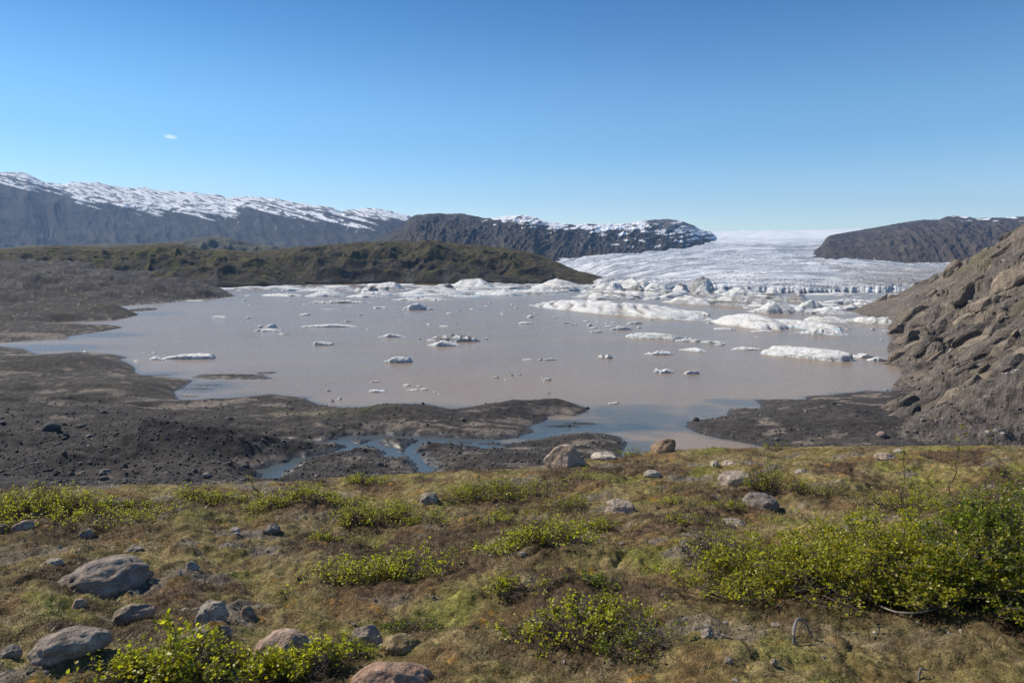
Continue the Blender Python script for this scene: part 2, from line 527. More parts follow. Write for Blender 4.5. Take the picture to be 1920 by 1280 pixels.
# colours: bank
cols = np.zeros(gz.shape + (3,))
nb = rg < 60
bx, by = gx[nb], gy[nb]
he, gr, grn, st = masks(bx, by)
c = np.empty(bx.shape + (3,)); c[:] = (.168, .134, .048)
c = mixc(c, (.225, .172, .078), smooth(-.2, .5, fbm(bx / .55, by / .55, 4, 141)) * .8)
c = mixc(c, (.25, .19, .10), st * .55)
c = mixc(c, (.135, .078, .036), smooth(.0, .45, fbm(bx / .8, by / .8, 4, 146)) * .75)
c = mixc(c, (.145, .145, .028), grn * .65)
c = mixc(c, (.078, .050, .034), he * .85)
c = mixc(c, (.15, .125, .10), gr * .85)
c = mixc(c, (.33, .17, .03), smooth(.80, .95, fbm(bx / .4, by / .3, 3, 151) + .4 * noise(bx / .06, by / .06, 152)) * (1 - gr) * .7)
c = c * (1 + .35 * np.clip(fbm(bx / .11, by / .11, 3, 161), -1, 1))[..., None]
cols[nb] = c
# colours: moraine
c = np.empty(mx.shape + (3,)); c[:] = (.058, .052, .048)
n1 = fbm(mx / 28, my / 12, 4, 171)
c = mixc(c, (.048, .042, .039), smooth(-.2, .6, n1) * .8)
c = mixc(c, (.085, .073, .062), smooth(.15, .7, fbm(mx / 16, my / 6, 4, 176)) * .7)
low = smooth(1.9, .9, mz) * smooth(.1, .5, mz)
silt = smooth(.25, .5, fbm(mx / 9, my / 3.2, 4, 181) - .3 + .45 * low)
for (p, a, b) in [((390, 772), 9, 3.2), ((300, 778), 8, 1.6), ((560, 793), 7, 2.5), ((760, 810), 10, 1.6), ((180, 752), 7, 1.6), ((100, 750), 5, 1.5), ((15, 710), 7, 2.5), ((520, 778), 5, 1.6), ((80, 634), 40, 10), ((1040, 775), 6, 2), ((420, 768), 9, 2), ((930, 815), 8, 1.4)]:
    q = at(*p); d = ((mx - q[0]) / a) ** 2 + ((my - q[1]) / b) ** 2 + .9 * fbm(mx / 5, my / 2, 3, 186)
    silt = np.maximum(silt, smooth(1.1, .4, d))
c = mixc(c, (.215, .178, .145), silt * .7)
c = mixc(c, (.10, .10, .045), smooth(.45, .75, fbm(mx / 60, my / 40, 4, 191)) * .3 * smooth(120, 300, my))
c = mixc(c, (.05, .045, .043), smooth(.5, .0, np.abs(sdv)) * .6)             # wet rim
c = mixc(c, (.20, .175, .15), (mz < 0) * .8)                                  # lake bed
q = at(610, 790); d = ((mx - q[0]) / 16) ** 2 + ((my - q[1]) / 5) ** 2 + .6 * fbm(mx / 5, my / 3, 3, 196)
c = mixc(c, (.085, .085, .03), smooth(1.2, .2, d) * .4)
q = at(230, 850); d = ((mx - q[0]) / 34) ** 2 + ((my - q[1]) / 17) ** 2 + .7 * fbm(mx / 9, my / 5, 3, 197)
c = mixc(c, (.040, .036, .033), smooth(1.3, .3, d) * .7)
c = mixc(c, np.array((.052, .048, .045)), np.clip(wetm, 0, 1) * .75)
c = c * (1 + .45 * np.clip(fbm(mx / 1.6, my / 1.0, 3, 199), -1, 1))[..., None]
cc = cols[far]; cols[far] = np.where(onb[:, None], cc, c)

m_ground = terrain_mat('heath and moraine', speck=((14, .6), (70, .5), (1.7, .3)), bump=((70, .010), (9, .03), (1.3, .12)), rough=.95, spec=.15, wet=True)
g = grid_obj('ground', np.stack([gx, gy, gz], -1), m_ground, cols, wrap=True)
wv = np.zeros(gz.shape); wv[far] = np.where(onb, 0, wetm); attr(g.data, 'wet', wv)
tag(g, 'mossy heath bank dropping to a grey moraine plain round the lake', 'ground', kind='structure')
del rg, ag, cols, cc, c

# ------------------------------------------------------------------ lake
wt = np.linspace(-1.0, 1.0, 420)
wy = np.exp(np.linspace(math.log(60), math.log(1750), 420))
yy, tt = np.meshgrid(wy, wt, indexing='ij')
wx = tt * yy
wsd = -lake_sd(wx, yy)
clear = np.zeros(wx.shape)
for (p, a, b, v) in [((1190, 785), 12, 12, .75), ((1130, 800), 12, 5, 1.0), ((1060, 800), 10, 6, 1), ((1200, 765), 10, 4, .55), ((1000, 815), 10, 4, 1), ((1170, 850), 8, 10, .8), ((1330, 775), 5, 9, .6), ((1290, 795), 3.5, 6, .8),
                     ((1400, 755), 10, 5, .7), ((380, 725), 10, 9, .7), ((460, 745), 14, 6, .35), ((300, 700), 8, 4, .6), ((70, 652), 26, 12, .6), ((180, 628), 22, 12, .6), ((280, 588), 22, 22, .4), ((880, 765), 22, 3, .5), ((640, 764), 20, 2.5, .5)]:
    q = at(*p); d = ((wx - q[0]) / a) ** 2 + ((yy - q[1]) / b) ** 2
    clear = np.maximum(clear, v * smooth(1.9, .2, d + .55 * fbm(wx / 8, yy / 5, 3, 201)))
clear = np.maximum(clear, .55 * smooth(2.4, .2, wsd + 1.2 * fbm(wx / 6, yy / 4, 2, 205)) * smooth(420, 200, yy))
clear = np.maximum(clear, 1.0 * smooth(.5, -.5, wsd))
wc = np.stack([clear, clear, clear], -1)
t = NT('silty lake water'); p = t.pos()
cl = t.n('Attribute', attribute_name='Col').outputs['Color']
clf = t.n('SeparateColor', {0: cl}).outputs[0]
big = t.remap(t.noise(.012, 4, .55, t.n('Mapping', {'Vector': p, 'Scale': (1, 2.5, 1)}), .8), .35, .65, 0, 1)
mud = t.mix(big, (.305, .218, .136, 1), (.27, .202, .138, 1))
bc = t.mix(clf, mud, (.075, .088, .085, 1))
pm = t.n('Mapping', {'Vector': p, 'Scale': (1, 1.6, 1)}).outputs[0]
h = t.math('ADD', t.math('MULTIPLY', t.noise(1.1, 4, .6, pm, .4), .16), t.math('MULTIPLY', t.noise(.28, 3, .5, pm), .25))
wind = t.remap(t.noise(.02, 3, .5, p), .35, .65, .5, 1.0)
calm = t.math('SUBTRACT', wind, t.math('MULTIPLY', clf, .4), True)
bp = t.n('Bump', {'Height': h, 'Strength': calm, 'Distance': 1.0})
m_water = t.surf(t.n('BsdfPrincipled', {'Base Color': bc, 'Roughness': .24, 'IOR': 1.33, 'Specular IOR Level': .5, 'Normal': bp}))
wo = grid_obj('lake_water', np.stack([wx, yy, 0 * wx], -1), m_water, wc)
tag(wo, 'brown silty glacial lake water between moraine and glacier', 'lake', kind='structure')


# ------------------------------------------------------------------ hills and mountains
def relief(name, sky_px, foot, crest, zfoot, n, back=.35, prof=1.0, colour=None, rough=None, mat=None, label='', cat='mountain', bulge=.0, jag=0.0, seed=0, tpad=.0):
    """a range whose crest follows the sky line sky_px; foot, crest: distance (function of t = x/y)"""
    sky_px = np.asarray(sky_px, float)
    st_, se_ = te(sky_px[:, 0], sky_px[:, 1])
    nt_, ns_ = n
    t_ = np.linspace(st_[0], st_[-1], nt_); e_ = np.interp(t_, st_, se_)
    jg = jag * fbm(t_ * 60, t_ * 0 + seed, 5, seed + 5, .6)
    s_ = np.concatenate([np.linspace(0, 1, ns_), 1 + np.linspace(0, back, 14)[1:]])
    S, T = np.meshgrid(s_, t_, indexing='ij')
    Yf, Yc = foot(T), crest(T)
    Y = Yf + (Yc - Yf) * S
    zc = H + e_[None, :] * Yc
    zf = zfoot(T) if callable(zfoot) else zfoot
    P = np.clip(S, 0, 1) ** prof if not callable(prof) else prof(np.clip(S, 0, 1))
    P = P + bulge * np.sin(P * pi)
    z = zf + (zc - zf) * P
    z = z + jg[None, :] * Yc * np.clip(S, 0, 1) ** 9
    X = T * Y
    hgt = np.maximum(zc - zf, 1)
    z = z + rough(X, Y, S, T, hgt)
    z = np.where(S > 1, zc + jg[None, :] * Yc - (S - 1) * hgt * .8, z)
    col = colour(X, Y, z, S, T, (z - zf) / hgt, hgt)
    o = grid_obj(name, np.stack([X, Y, z], -1), mat, col)
    tag(o, label, cat, kind='structure')
    return o


m_rockfar = terrain_mat('far basalt and snow', speck=((.02, .22), (.006, .2)), bump=((.03, 6), (.008, 14)), rough=.95, spec=.1)
m_hill = terrain_mat('mossy rock hills', speck=((.12, .45), (.5, .3)), bump=((.12, 3.0), (.5, .8)), rough=.95, spec=.1)

# snowy range
RANGE = [(-420, 350), (-300, 338), (-150, 326), (0, 323), (25, 322), (48, 324), (60, 330), (85, 342), (108, 344), (122, 345), (130, 342), (170, 341), (200, 346), (238, 353), (262, 351), (300, 357),
         (340, 359), (400, 364), (430, 371), (445, 368), (480, 369), (520, 373), (560, 380), (598, 387), (612, 386), (640, 397), (655, 393), (690, 390), (705, 391), (730, 396), (762, 403), (800, 415), (860, 430), (900, 445)]
def rg_rough(X, Y, S, T, h):
    g = ridged(T * 15 + S * 1.6 + .4 * noise(T * 25, S * 3, 305), S * 2.2, 4, 301)
    env = np.sin(np.clip(S, 0, 1) * pi) ** .8
    gl = fbm(T * 70 + S * 5, S * 9.0, 3, 311)
    low = smooth(.55, .1, S)
    return env * h * (.034 * g + .010 * gl) * smooth(1.0, .75, S) + low * h * .04 * fbm(T * 60, S * 14, 4, 321)
SNOWLINE = pix((-420, 360), (0, 340), (62, 356), (108, 361), (147, 382), (210, 381), (250, 387), (300, 397), (375, 402), (435, 404), (470, 388), (520, 396), (560, 400), (600, 405), (640, 412), (690, 418), (740, 416), (800, 425), (900, 445))
_slt, _sle = te(SNOWLINE[:, 0], SNOWLINE[:, 1])
def rg_col(X, Y, z, S, T, u, h):
    c = np.empty(z.shape + (3,)); c[:] = (.052, .046, .043)
    c = mixc(c, (.085, .08, .052), smooth(.0, .5, fbm(T * 50 + S * 4, S * 12, 4, 331)) * smooth(.62, .25, S))
    c = mixc(c, (.105, .092, .076), smooth(.25, .6, fbm(T * 70 + S * 9, S * 7, 4, 336)) * .6 * smooth(.8, .4, S))
    e = (z - H) / Y
    sl = np.interp(T, _slt, _sle)
    st = .75 * fbm((T + e * 2.5) * 16, (e + T * .27) * 210, 4, 341, .6) + .75 * fbm((T + e * 1.5) * 9, (e + T * .2) * 60, 3, 344)              # streaks that follow the tilted beds
    v = (e - sl) * 1280
    sn = smooth(-.25, .15, v / 9 + st * 2.1 - .2)
    sn = np.maximum(sn, smooth(.52, .62, ridged((T - e * .7) * 65, e * 14, 3, 346) + st * .25) * smooth(-42, -8, v) * smooth(-.62, -.3, T) * .9)
    hole = np.maximum(smooth(.18, .4, fbm((T + e) * 60, e * 200, 4, 351)) * smooth(38, 4, v), smooth(.22, .38, fbm((T + e * 2) * 130, (e + T * .2) * 420, 3, 352)) * .9)
    return mixc(c, (.88, .88, .88), np.clip(sn - hole * .95, 0, 1))
relief('mountain', RANGE, lambda t: 5600 + 0 * t, lambda t: 8600 + 500 * np.sin(t * 9), 10, (900, 190), prof=lambda s: .5 * (np.interp(s, [0, .3, .62, 1], [0, .14, .74, 1]) + s ** 1.1), colour=rg_col, rough=rg_rough, mat=m_rockfar, jag=.0012, seed=300,
       label='long dark mountain range with streaky snow along its crest behind the moraine', cat='mountain')

# middle table mountain
MID = [(640, 480), (690, 455), (720, 441), (757, 421), (768, 409), (780, 403), (800, 401), (825, 400), (870, 401), (900, 407), (917, 409), (950, 405), (985, 403), (1005, 408), (1030, 416), (1055, 419), (1080, 421), (1100, 419),
       (1150, 420), (1180, 418), (1210, 413), (1240, 411), (1258, 411), (1280, 415), (1300, 423), (1315, 431), (1333, 434), (1340, 440), (1344, 447), (1362, 456), (1385, 466)]
_mf = te(pix(640, 800, 1000, 1100, 1200, 1300, 1345, 1400), pix(*[480] * 8))[0]
def mid_foot(t): return np.interp(t, _mf, [2400, 2400, 2500, 2900, 3300, 3800, 4300, 4700])
def mid_rough(X, Y, S, T, h):
    env = np.sin(np.clip(S, 0, 1) * pi) ** .7
    g = ridged(T * 34 - S * 1.5 + .2 * noise(T * 30, S * 4, 405), S * 1.3, 4, 401)
    bands = np.sin((S + .02 * noise(T * 20, S * 4, 408)) * 40) * .5
    return env * h * (.05 * g + .012 * bands + .018 * fbm(T * 120, S * 20, 3, 411))
def mid_col(X, Y, z, S, T, u, h):
    c = np.empty(z.shape + (3,)); c[:] = (.050, .045, .043)
    c = mixc(c, (.09, .078, .063), smooth(.05, .5, fbm(T * 30 + S * 2, S * 10, 4, 421)) * .8)
    e = (z - H) / Y
    x = 960 + T * F * .99
    st = fbm((T - e * 1.3) * 55, e * 210, 4, 431, .6)
    band = np.sin(e * 1280 * .55 + 2 * noise(T * 25, e * 60, 433))
    sn1 = smooth(.0, .3, (e * 1280 - np.interp(x, [900, 930, 985, 1050, 1090, 1130, 1200, 1300, 1340], [84, 82, 76, 64, 66, 60, 66, 52, 48])) / 7 + st * 2.4 - .55) * smooth(895, 930, x) * (1 - .9 * smooth(1195, 1215, x) * smooth(1345, 1290, x) * smooth(60, 74, e * 1280))
    sn2 = smooth(.42, .7, st * 1.0 + band * .4 - .10) * smooth(1120, 1170, x) * smooth(32, 40, e * 1280) * smooth(1380, 1330, x)
    sn3 = smooth(.5, .7, ridged((T + e * 1.1) * 60, e * 12, 3, 441) + .3 * st) * smooth(1010, 1040, x) * smooth(1140, 1100, x) * smooth(30, 50, e * 1280) * .8
    sn4 = smooth(.5, .8, fbm((T + e * 3) * 50, (e) * 240, 3, 445)) * smooth(1200, 1230, x) * smooth(1290, 1260, x) * smooth(66, 72, e * 1280)
    return mixc(c, (.80, .81, .83), np.clip(np.maximum.reduce([sn1, sn2, sn3, sn4]), 0, 1))
relief('mountain', MID, mid_foot, lambda t: mid_foot(t) + 1900, lambda t: 5 + .022 * np.maximum(mid_foot(t) - 2400, 0), (900, 190), prof=.8, colour=mid_col, rough=mid_rough, mat=m_rockfar, jag=.0008, seed=400, back=.6,
       label='blue-grey flat-topped mountain with snow patches at the middle of the view', cat='mountain')

# right mountain
RM = [(1506, 486), (1512, 481), (1540, 460), (1549, 446), (1556, 441), (1580, 437), (1620, 430), (1660, 423), (1700, 416), (1730, 412), (1760, 412), (1775, 406), (1790, 404), (1810, 406), (1830, 409), (1870, 408), (1900, 407), (2000, 400), (2150, 392)]
def rm_rough(X, Y, S, T, h):
    env = np.sin(np.clip(S, 0, 1) * pi) ** .7
    g = ridged(T * 40 + S * 3.0 + .2 * noise(T * 30, S * 4, 505), S * 1.5, 4, 501)
    return env * h * (.035 * g + .008 * np.sin((S + .3 * T) * 60) + .02 * fbm(T * 130, S * 18, 3, 511))
def rm_col(X, Y, z, S, T, u, h):
    c = np.empty(z.shape + (3,)); c[:] = (.058, .048, .044)
    c = mixc(c, (.09, .075, .062), smooth(.0, .5, fbm(T * 40 + S * 3, S * 9, 4, 521)) * .8)
    e = (z - H) / Y; x = 960 + T * F * .99
    sn = smooth(.25, .45, fbm(T * 34, e * 260, 3, 531)) * smooth(.75, .9, S) * smooth(1755, 1775, x)
    return mixc(c, (.8, .81, .83), sn)
relief('mountain', RM, lambda t: np.interp(t, [.42, .5, .58, .75], [2600, 2500, 2100, 1900]), lambda t: np.interp(t, [.42, .45, .5, .58, .75], [3300, 4100, 4600, 4300, 4200]), lambda t: np.interp(t, [.40, .43, .5, .58, .75], [35, 38, 30, 10, 0]), (500, 170), prof=.85,
       colour=rm_col, rough=rm_rough, mat=m_rockfar, jag=.0006, seed=500, label='bare brown-grey mountain between the glacier and the rocky hillside', cat='mountain')

# low foothills in front of the range
FH = [(-300, 470), (0, 466), (60, 459), (120, 461), (200, 456), (260, 458), (340, 452), (380, 444), (410, 443), (450, 450), (480, 458), (520, 462), (580, 466), (640, 470), (700, 470)]
def fh_rough(X, Y, S, T, h):
    return np.sin(np.clip(S, 0, 1) * pi) * h * (.25 * fbm(X / 160, Y / 200, 4, 551) + .12 * ridged(X / 90, Y / 120, 3, 556))
def fh_col(X, Y, z, S, T, u, h):
    c = np.empty(z.shape + (3,)); c[:] = (.09, .082, .06)
    return mixc(c, (.125, .125, .06), smooth(-.1, .5, fbm(X / 120, Y / 150, 4, 561)) * .8)
relief('hill', FH, lambda t: 2500 + 0 * t, lambda t: 3300 + 0 * t, 5, (420, 70), prof=.9, colour=fh_col, rough=fh_rough, mat=m_hill, jag=.001, seed=550, label='hazy grey-green foothills at the foot of the snowy range', cat='hill')

# brown knolls behind the lake
def hl_rough(a):
    def f(X, Y, S, T, h):
        env = np.sin(np.clip(S, 0, 1) ** .7 * pi) ** .8
        crag = np.clip(ridged(X / 150 + .4 * noise(X / 60, Y / 60, a + 9), Y / 110, 4, a, .4), -.6, 1)
        return env * (h * .18 * crag + h * .10 * fbm(X / 60, Y / 60, 4, a + 5) + .9 * fbm(X / 14, Y / 14, 3, a + 7))
    return f
def hl_col(a, green):
    def f(X, Y, z, S, T, u, h):
        c = np.empty(z.shape + (3,)); c[:] = (.056, .046, .033)
        top = smooth(.35, .75, u + .25 * fbm(X / 50, Y / 50, 3, a + 11))
        c = mixc(c, (.088, .07, .034), top * .7)
        c = mixc(c, (.092, .082, .028), smooth(.05, .45, fbm(X / 60, Y / 60, 4, a + 13) + .3 * (u - .5)) * green)
        c = mixc(c, (.036, .032, .029), smooth(.1, .6, fbm(X / 30, Y / 26, 4, a + 15)) * .6)
        return mixc(c, (.085, .078, .075), smooth(.25, .6, fbm(X / 22, Y / 40, 4, a + 17)) * smooth(.55, .1, u) * .8)
    return f
HB = [(400, 480), (430, 474), (480, 471), (520, 468), (560, 462), (600, 460), (620, 458), (650, 456), (680, 453), (710, 453), (740, 451), (770, 452), (800, 450), (820, 450), (832, 453), (870, 457), (900, 459), (930, 463), (960, 467), (980, 470), (1020, 480), (1050, 493), (1080, 507),
      (1100, 511), (1130, 520), (1160, 530)]
relief('hill', HB, lambda t: 1230 + 20 * np.sin(t * 25), lambda t: np.interp(t, [-.4, 0, .15], [1640, 1580, 1290]), -3, (700, 130), prof=.55, colour=hl_col(600, .5), rough=hl_rough(600), mat=m_hill, jag=.0012, seed=600,
       label='long craggy dark brown hill on the far shore below the table mountain', cat='hill')
HA = [(-300, 474), (-100, 470), (0, 467), (40, 464), (75, 462), (110, 460), (150, 461), (200, 464), (230, 462), (270, 458), (300, 456), (330, 457), (345, 459), (370, 464), (385, 468), (420, 467), (450, 470), (480, 474), (500, 480), (520, 492), (545, 512), (575, 533)]
relief('hill', HA, lambda t: 1080 + 40 * np.sin(t * 18) + 0 * t, lambda t: np.interp(t, [-.9, -.45, -.33, -.28], [1500, 1450, 1250, 1150]), -3, (620, 120), prof=.6, colour=hl_col(650, 1.0), rough=hl_rough(650), mat=m_hill, jag=.001, seed=650,
       label='green-topped dark hill behind the moraine at the head of the lake', cat='hill')

# ------------------------------------------------------------------ glacier tongue and ice cap
t_ = np.linspace(.0, .72, 800); y_ = np.concatenate([np.linspace(812, 830, 8), np.exp(np.linspace(math.log(832), math.log(9000), 620)), np.linspace(9100, 12500, 20)])
Y, T = np.meshgrid(y_, t_, indexing='ij')
# the front bends: nearest by the rocky hillside
off = np.interp(T, [0, .09, .15, .3, .42, .5, .7], [900, 700, 120, 60, 0, 30, 60]) + (30 * fbm(T * 40, 0 * T, 3, 707) + 6 * fbm(T * 170, 0 * T, 3, 708)) * smooth(1000, 830, Y)
Yw = Y + off * smooth(4000, 800, Y)
e = np.interp(np.log(Y), np.log([800, 832, 900, 1150, 1600, 2300, 3200, 4300, 5400, 6500, 8800, 12500]), (YH - pix(545, 542, 538, 524, 507, 493, 480, 464, 452, 443, 435.5, 437)) / F)
side = np.interp(T, [.28, .30, .36, .42, .48, .53], [0, .0006, .0012, .0016, .003, .004]) * smooth(5000, 8500, Y)
z = H + (e + side) * Yw
z = np.maximum(z, np.interp(Y, [800, 820, 832, 900, 1200], [-3, -2, 5, 8, 10]))
z = np.where(Y < 880, z * lerp(1.0 + .22 * fbm(T * 120, Y / 30, 3, 709), 1.0, smooth(840, 880, Y)), z)
z = np.where(Y < 816, -3, z)
X = T * Yw
fl = X + .18 * (Yw - 1500) * .6
tilt = smooth(800, 1100, Y)
cre = ridged(X / 70 + .8 * noise(X / 120, Yw / 60, 711), Yw / 24 + .25 * X / 70, 4, 701)
serac = ridged((X + 14 * noise(X / 55, Yw / 30, 717)) / 30, Yw / 13, 4, 716, .6) * (.55 + .9 * noise(X / 90, Yw / 60, 718))
icefall = smooth(.5, .0, np.abs(fbm(fl / 500, Yw / 700, 3, 721))) * smooth(7500, 4500, Y)
z = z + (cre * 2.4 * (.5 + icefall) + serac * 1.0) * smooth(818, 836, Y) * lerp(1, .35, smooth(2500, 7000, Y)) * lerp(1.0, 1.6, smooth(1500, 3500, Y) * smooth(6500, 4500, Y))
z = z + 10 * fbm(X / 330, Yw / 260, 3, 726) * smooth(1000, 1800, Y)
c = np.empty(z.shape + (3,)); c[:] = (.60, .61, .62)
c = mixc(c, (.36, .385, .42), smooth(-.1, .6, fbm(fl / 260 + T * 5, Yw / 190, 4, 731)) * smooth(7000, 5000, Y) * .7)
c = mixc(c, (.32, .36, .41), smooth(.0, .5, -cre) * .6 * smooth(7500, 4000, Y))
ogive = np.log(Yw) * 9 + 55 * (T - .40) ** 2
c = mixc(c, (.82, .82, .82), smooth(.0, .55, fbm(ogive * 1.5, T * 7, 4, 736)) * .85)
c = mixc(c, (.24, .255, .275), smooth(.02, .55, fbm(ogive * 3.2 + 9, T * 9, 4, 737, .6)) * .85 * smooth(6000, 4500, Y))
c = mixc(c, (.86, .87, .88), smooth(4600, 6500, Y))
x_ = 960 + T * F * .99; yv = YH - (z - H) / Yw * F
# dirt lines and the dirty margins
mor = np.abs(T - np.interp(Y, [800, 1300, 1900, 2700, 3600, 5000], [.62, .55, .475, .425, .41, .42]) + .006 * fbm(Y / 300, T * 3, 3, 741))
c = mixc(c, (.22, .19, .17), smooth(.012, .002, mor) * .5 * smooth(4500, 2000, Y))
c = mixc(c, (.26, .24, .225), smooth(.45, .56, T + .05 * fbm(X / 160, Yw / 60, 3, 746)) * smooth(2600, 1500, Y) * smooth(830, 880, Y) * .75)
c = mixc(c, (.16, .15, .145), smooth(.2, .6, fbm(X / 130, Yw / 30, 4, 751)) * smooth(1250, 900, Y) * smooth(830, 860, Y) * .5)
c = mixc(c, (.16, .15, .145), smooth(.17, .10, T) * smooth(.0, .4, fbm(X / 30, Yw / 30, 3, 756)) * smooth(1800, 1300, Y) * .7)
c = mixc(c, (.30, .325, .35), smooth(850, 836, Y) * smooth(-.4, .4, fbm(X / 22, Yw / 9, 3, 757)) * .8)
c = mixc(c, (.15, .14, .13), smooth(846, 832, Y) * smooth(.05, .4, fbm(X / 34, Yw / 9, 3, 758)) * .35)
m_glac = terrain_mat('crevassed glacier ice', speck=((.05, .15), (.25, .15)), bump=((.09, 2.4), (.35, .8), (.02, 6)), rough=.6, spec=.3)
go = grid_obj('glacier', np.stack([X, Yw, z], -1), m_glac, c)
tag(go, 'broad white crevassed glacier tongue flowing down from the ice cap to the lake', 'glacier', kind='structure')

# ------------------------------------------------------------------ rocky hillside
FOOT = pix((2600, 905), (1950, 885), (1700, 862), (1592, 838), (1640, 762), (1665, 738), (1682, 712), (1690, 700), (1682, 690), (1655, 682), (1666, 672), (1662, 655), (1672, 628), (1660, 619), (1692, 598), (1712, 590), (1640, 585), (1597, 578), (1640, 566), (1660, 560))
_f = at(FOOT[:, 0], FOOT[:, 1]); _o = np.argsort(_f[:, 1]); _fy, _ft = _f[_o, 1], (_f[:, 0] / _f[:, 1])[_o]
SKYH = pix((1597, 578), (1612, 572), (1650, 557), (1680, 545), (1700, 533), (1725, 517), (1750, 505), (1772, 492), (1790, 478), (1815, 466), (1840, 455), (1862, 446), (1872, 438), (1885, 424), (1898, 414), (1910, 406), (1920, 401), (1980, 372), (2150, 330), (2600, 300))
_ht, _he = te(SKYH[:, 0], SKYH[:, 1])
y_ = np.exp(np.linspace(math.log(58), math.log(640), 640)); t_ = np.concatenate([np.linspace(.44, .84, 620), np.linspace(.85, 2.2, 60)])
Y, T = np.meshgrid(y_, t_, indexing='ij'); X = T * Y
def billow(x, y, o, s, gain):
    r, a, f = 0, 1, 1
    for k in range(o):
        r = r + a * np.sqrt(noise(x * f + 7.7 * k, y * f + 3.3 * k, s + k) ** 2 + .002); a *= gain; f *= 2.1
    return r - .5


def hillz(X, Y):
    T = X / Y
    s = (T - np.interp(Y, _fy, _ft)) * Y
    kk = np.interp(Y, [60, 110, 140, 200, 300, 450, 640], [.30, .40, .60, .66, .60, .54, .5])
    sp = np.maximum(s, 0)
    z = kk * sp * smooth(-3, 14, s) + np.maximum(np.minimum(s, 0) * .5, -5)
    env = smooth(1, 22, sp)
    scree = smooth(150, 105, Y) * smooth(60, 20, sp) + smooth(.35, .6, fbm(X / 34, Y / 34, 3, 801)) * .8
    scree = np.clip(scree, 0, 1)
    q1 = X * .80 - Y * .25; q2 = X * .35 + Y * .8                                 # up the slope, along the slope
    wv = 5 * noise(X / 22, Y / 22, 805)
    rib = billow((q2 + wv) / 19, (q1 - .5 * q2) / 46, 3, 811, .5)
    rib2 = billow((q2 + .45 * q1 + wv) / 7, q1 / 15, 3, 816, .5)
    crag = np.abs(fbm(X / 9, Y / 9, 4, 821))
    d = env * (1 - .8 * scree) * (11 * rib + 3.4 * rib2 - 1.4 * crag) + env * (8 * fbm(X / 55, Y / 75, 3, 826)) + env * (1 - .6 * scree) * (.9 * billow((q2 + .3 * q1) / 3.0, q1 / 5, 2, 832, .5) - .45 * ridged(X / 2.6, Y / 2.2, 2, 833)) + .35 * fbm(X / 2.2, Y / 2.2, 3, 831)
    lim = H + np.interp(T, _ht, _he) * Y
    Ye = np.interp(T, [.45, .5, .58, .65, .75, 1.0], [560, 545, 500, 470, 430, 420])
    z = np.where(s > 0, z, np.minimum(z, -.5))
    # the crest: never above the traced sky line, reached at Ye
    soft = smooth(Ye - 170, Ye, Y)
    z = z * (1 - soft) + soft * lerp(z, lim - .0, .85)
    z = z + d * (1 - .7 * soft) - 4 * env
    u_ = (z + .22 * Y - .35 * X) / 6.5 + .5 * noise(X / 30, Y / 30, 838)
    z = z + env * (1 - .85 * scree) * (1 - .6 * soft) * 3.2 * (smooth(.45, 1, u_ - np.floor(u_)) - (u_ - np.floor(u_)))
    z = np.minimum(z, lim + 2.4 * noise(X / 15, Y / 15, 837) + .9 * noise(X / 5, Y / 5, 836) - .8)
    z = np.maximum(z - .9 * np.maximum(Y - Ye, 0), -6)
    return z, scree, s, rib, crag
z, scree, s, rib, crag = hillz(X, Y)
c = np.empty(z.shape + (3,)); c[:] = (.165, .138, .112)
c = mixc(c, (.235, .192, .148), smooth(0, .6, fbm(X / 15, Y / 15, 4, 841)) * .8)
c = mixc(c, (.13, .115, .10), smooth(.1, .6, fbm(X / 11, Y / 8, 4, 846)) * .7)
c = mixc(c, (.125, .108, .094), scree * .85)
c = mixc(c, (.08, .07, .062), smooth(-.33, -.45, rib) * .5 + smooth(.12, .0, crag) * .4)  # cracks between the ribs darkened: recess shade put into the colour
c = mixc(c, (.12, .115, .05), smooth(.3, .6, fbm(X / 24, Y / 16, 4, 851) + .15 * (z / 50)) * .55 * smooth(12, 25, z))
c = c * (1 + .3 * np.clip(fbm(X / 1.6, Y / 1.6, 3, 856), -1, 1))[..., None]
m_crag = terrain_mat('brown crag rock', speck=((.5, .4), (3, .4), (12, .3)), bump=((.45, 1.3), (1.6, .6), (7, .16)), rough=.93, spec=.15)
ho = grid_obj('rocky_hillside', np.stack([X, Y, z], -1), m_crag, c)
tag(ho, 'steep brown craggy hillside with scree running down to the lake edge', 'hillside', kind='structure')

# ------------------------------------------------------------------ the air
hz = bpy.data.meshes.new('haze'); bm = bmesh.new(); bmesh.ops.create_cube(bm, size=1); bm.to_mesh(hz); bm.free()
t = NT('pale blue air'); v = t.n('VolumePrincipled', {'Color': (.36, .60, 1.0, 1), 'Density': HAZE, 'Anisotropy': .0})
t.t.links.new(v.outputs[0], t.out.inputs['Volume'])
hobj = link('haze', hz, t.m); hobj.scale = (29000, 28400, 1410); hobj.location = (0, 0, 1410 / 2 - 9)
tag(hobj, 'thin pale blue air between the lake and the far mountains', 'haze', kind='stuff')
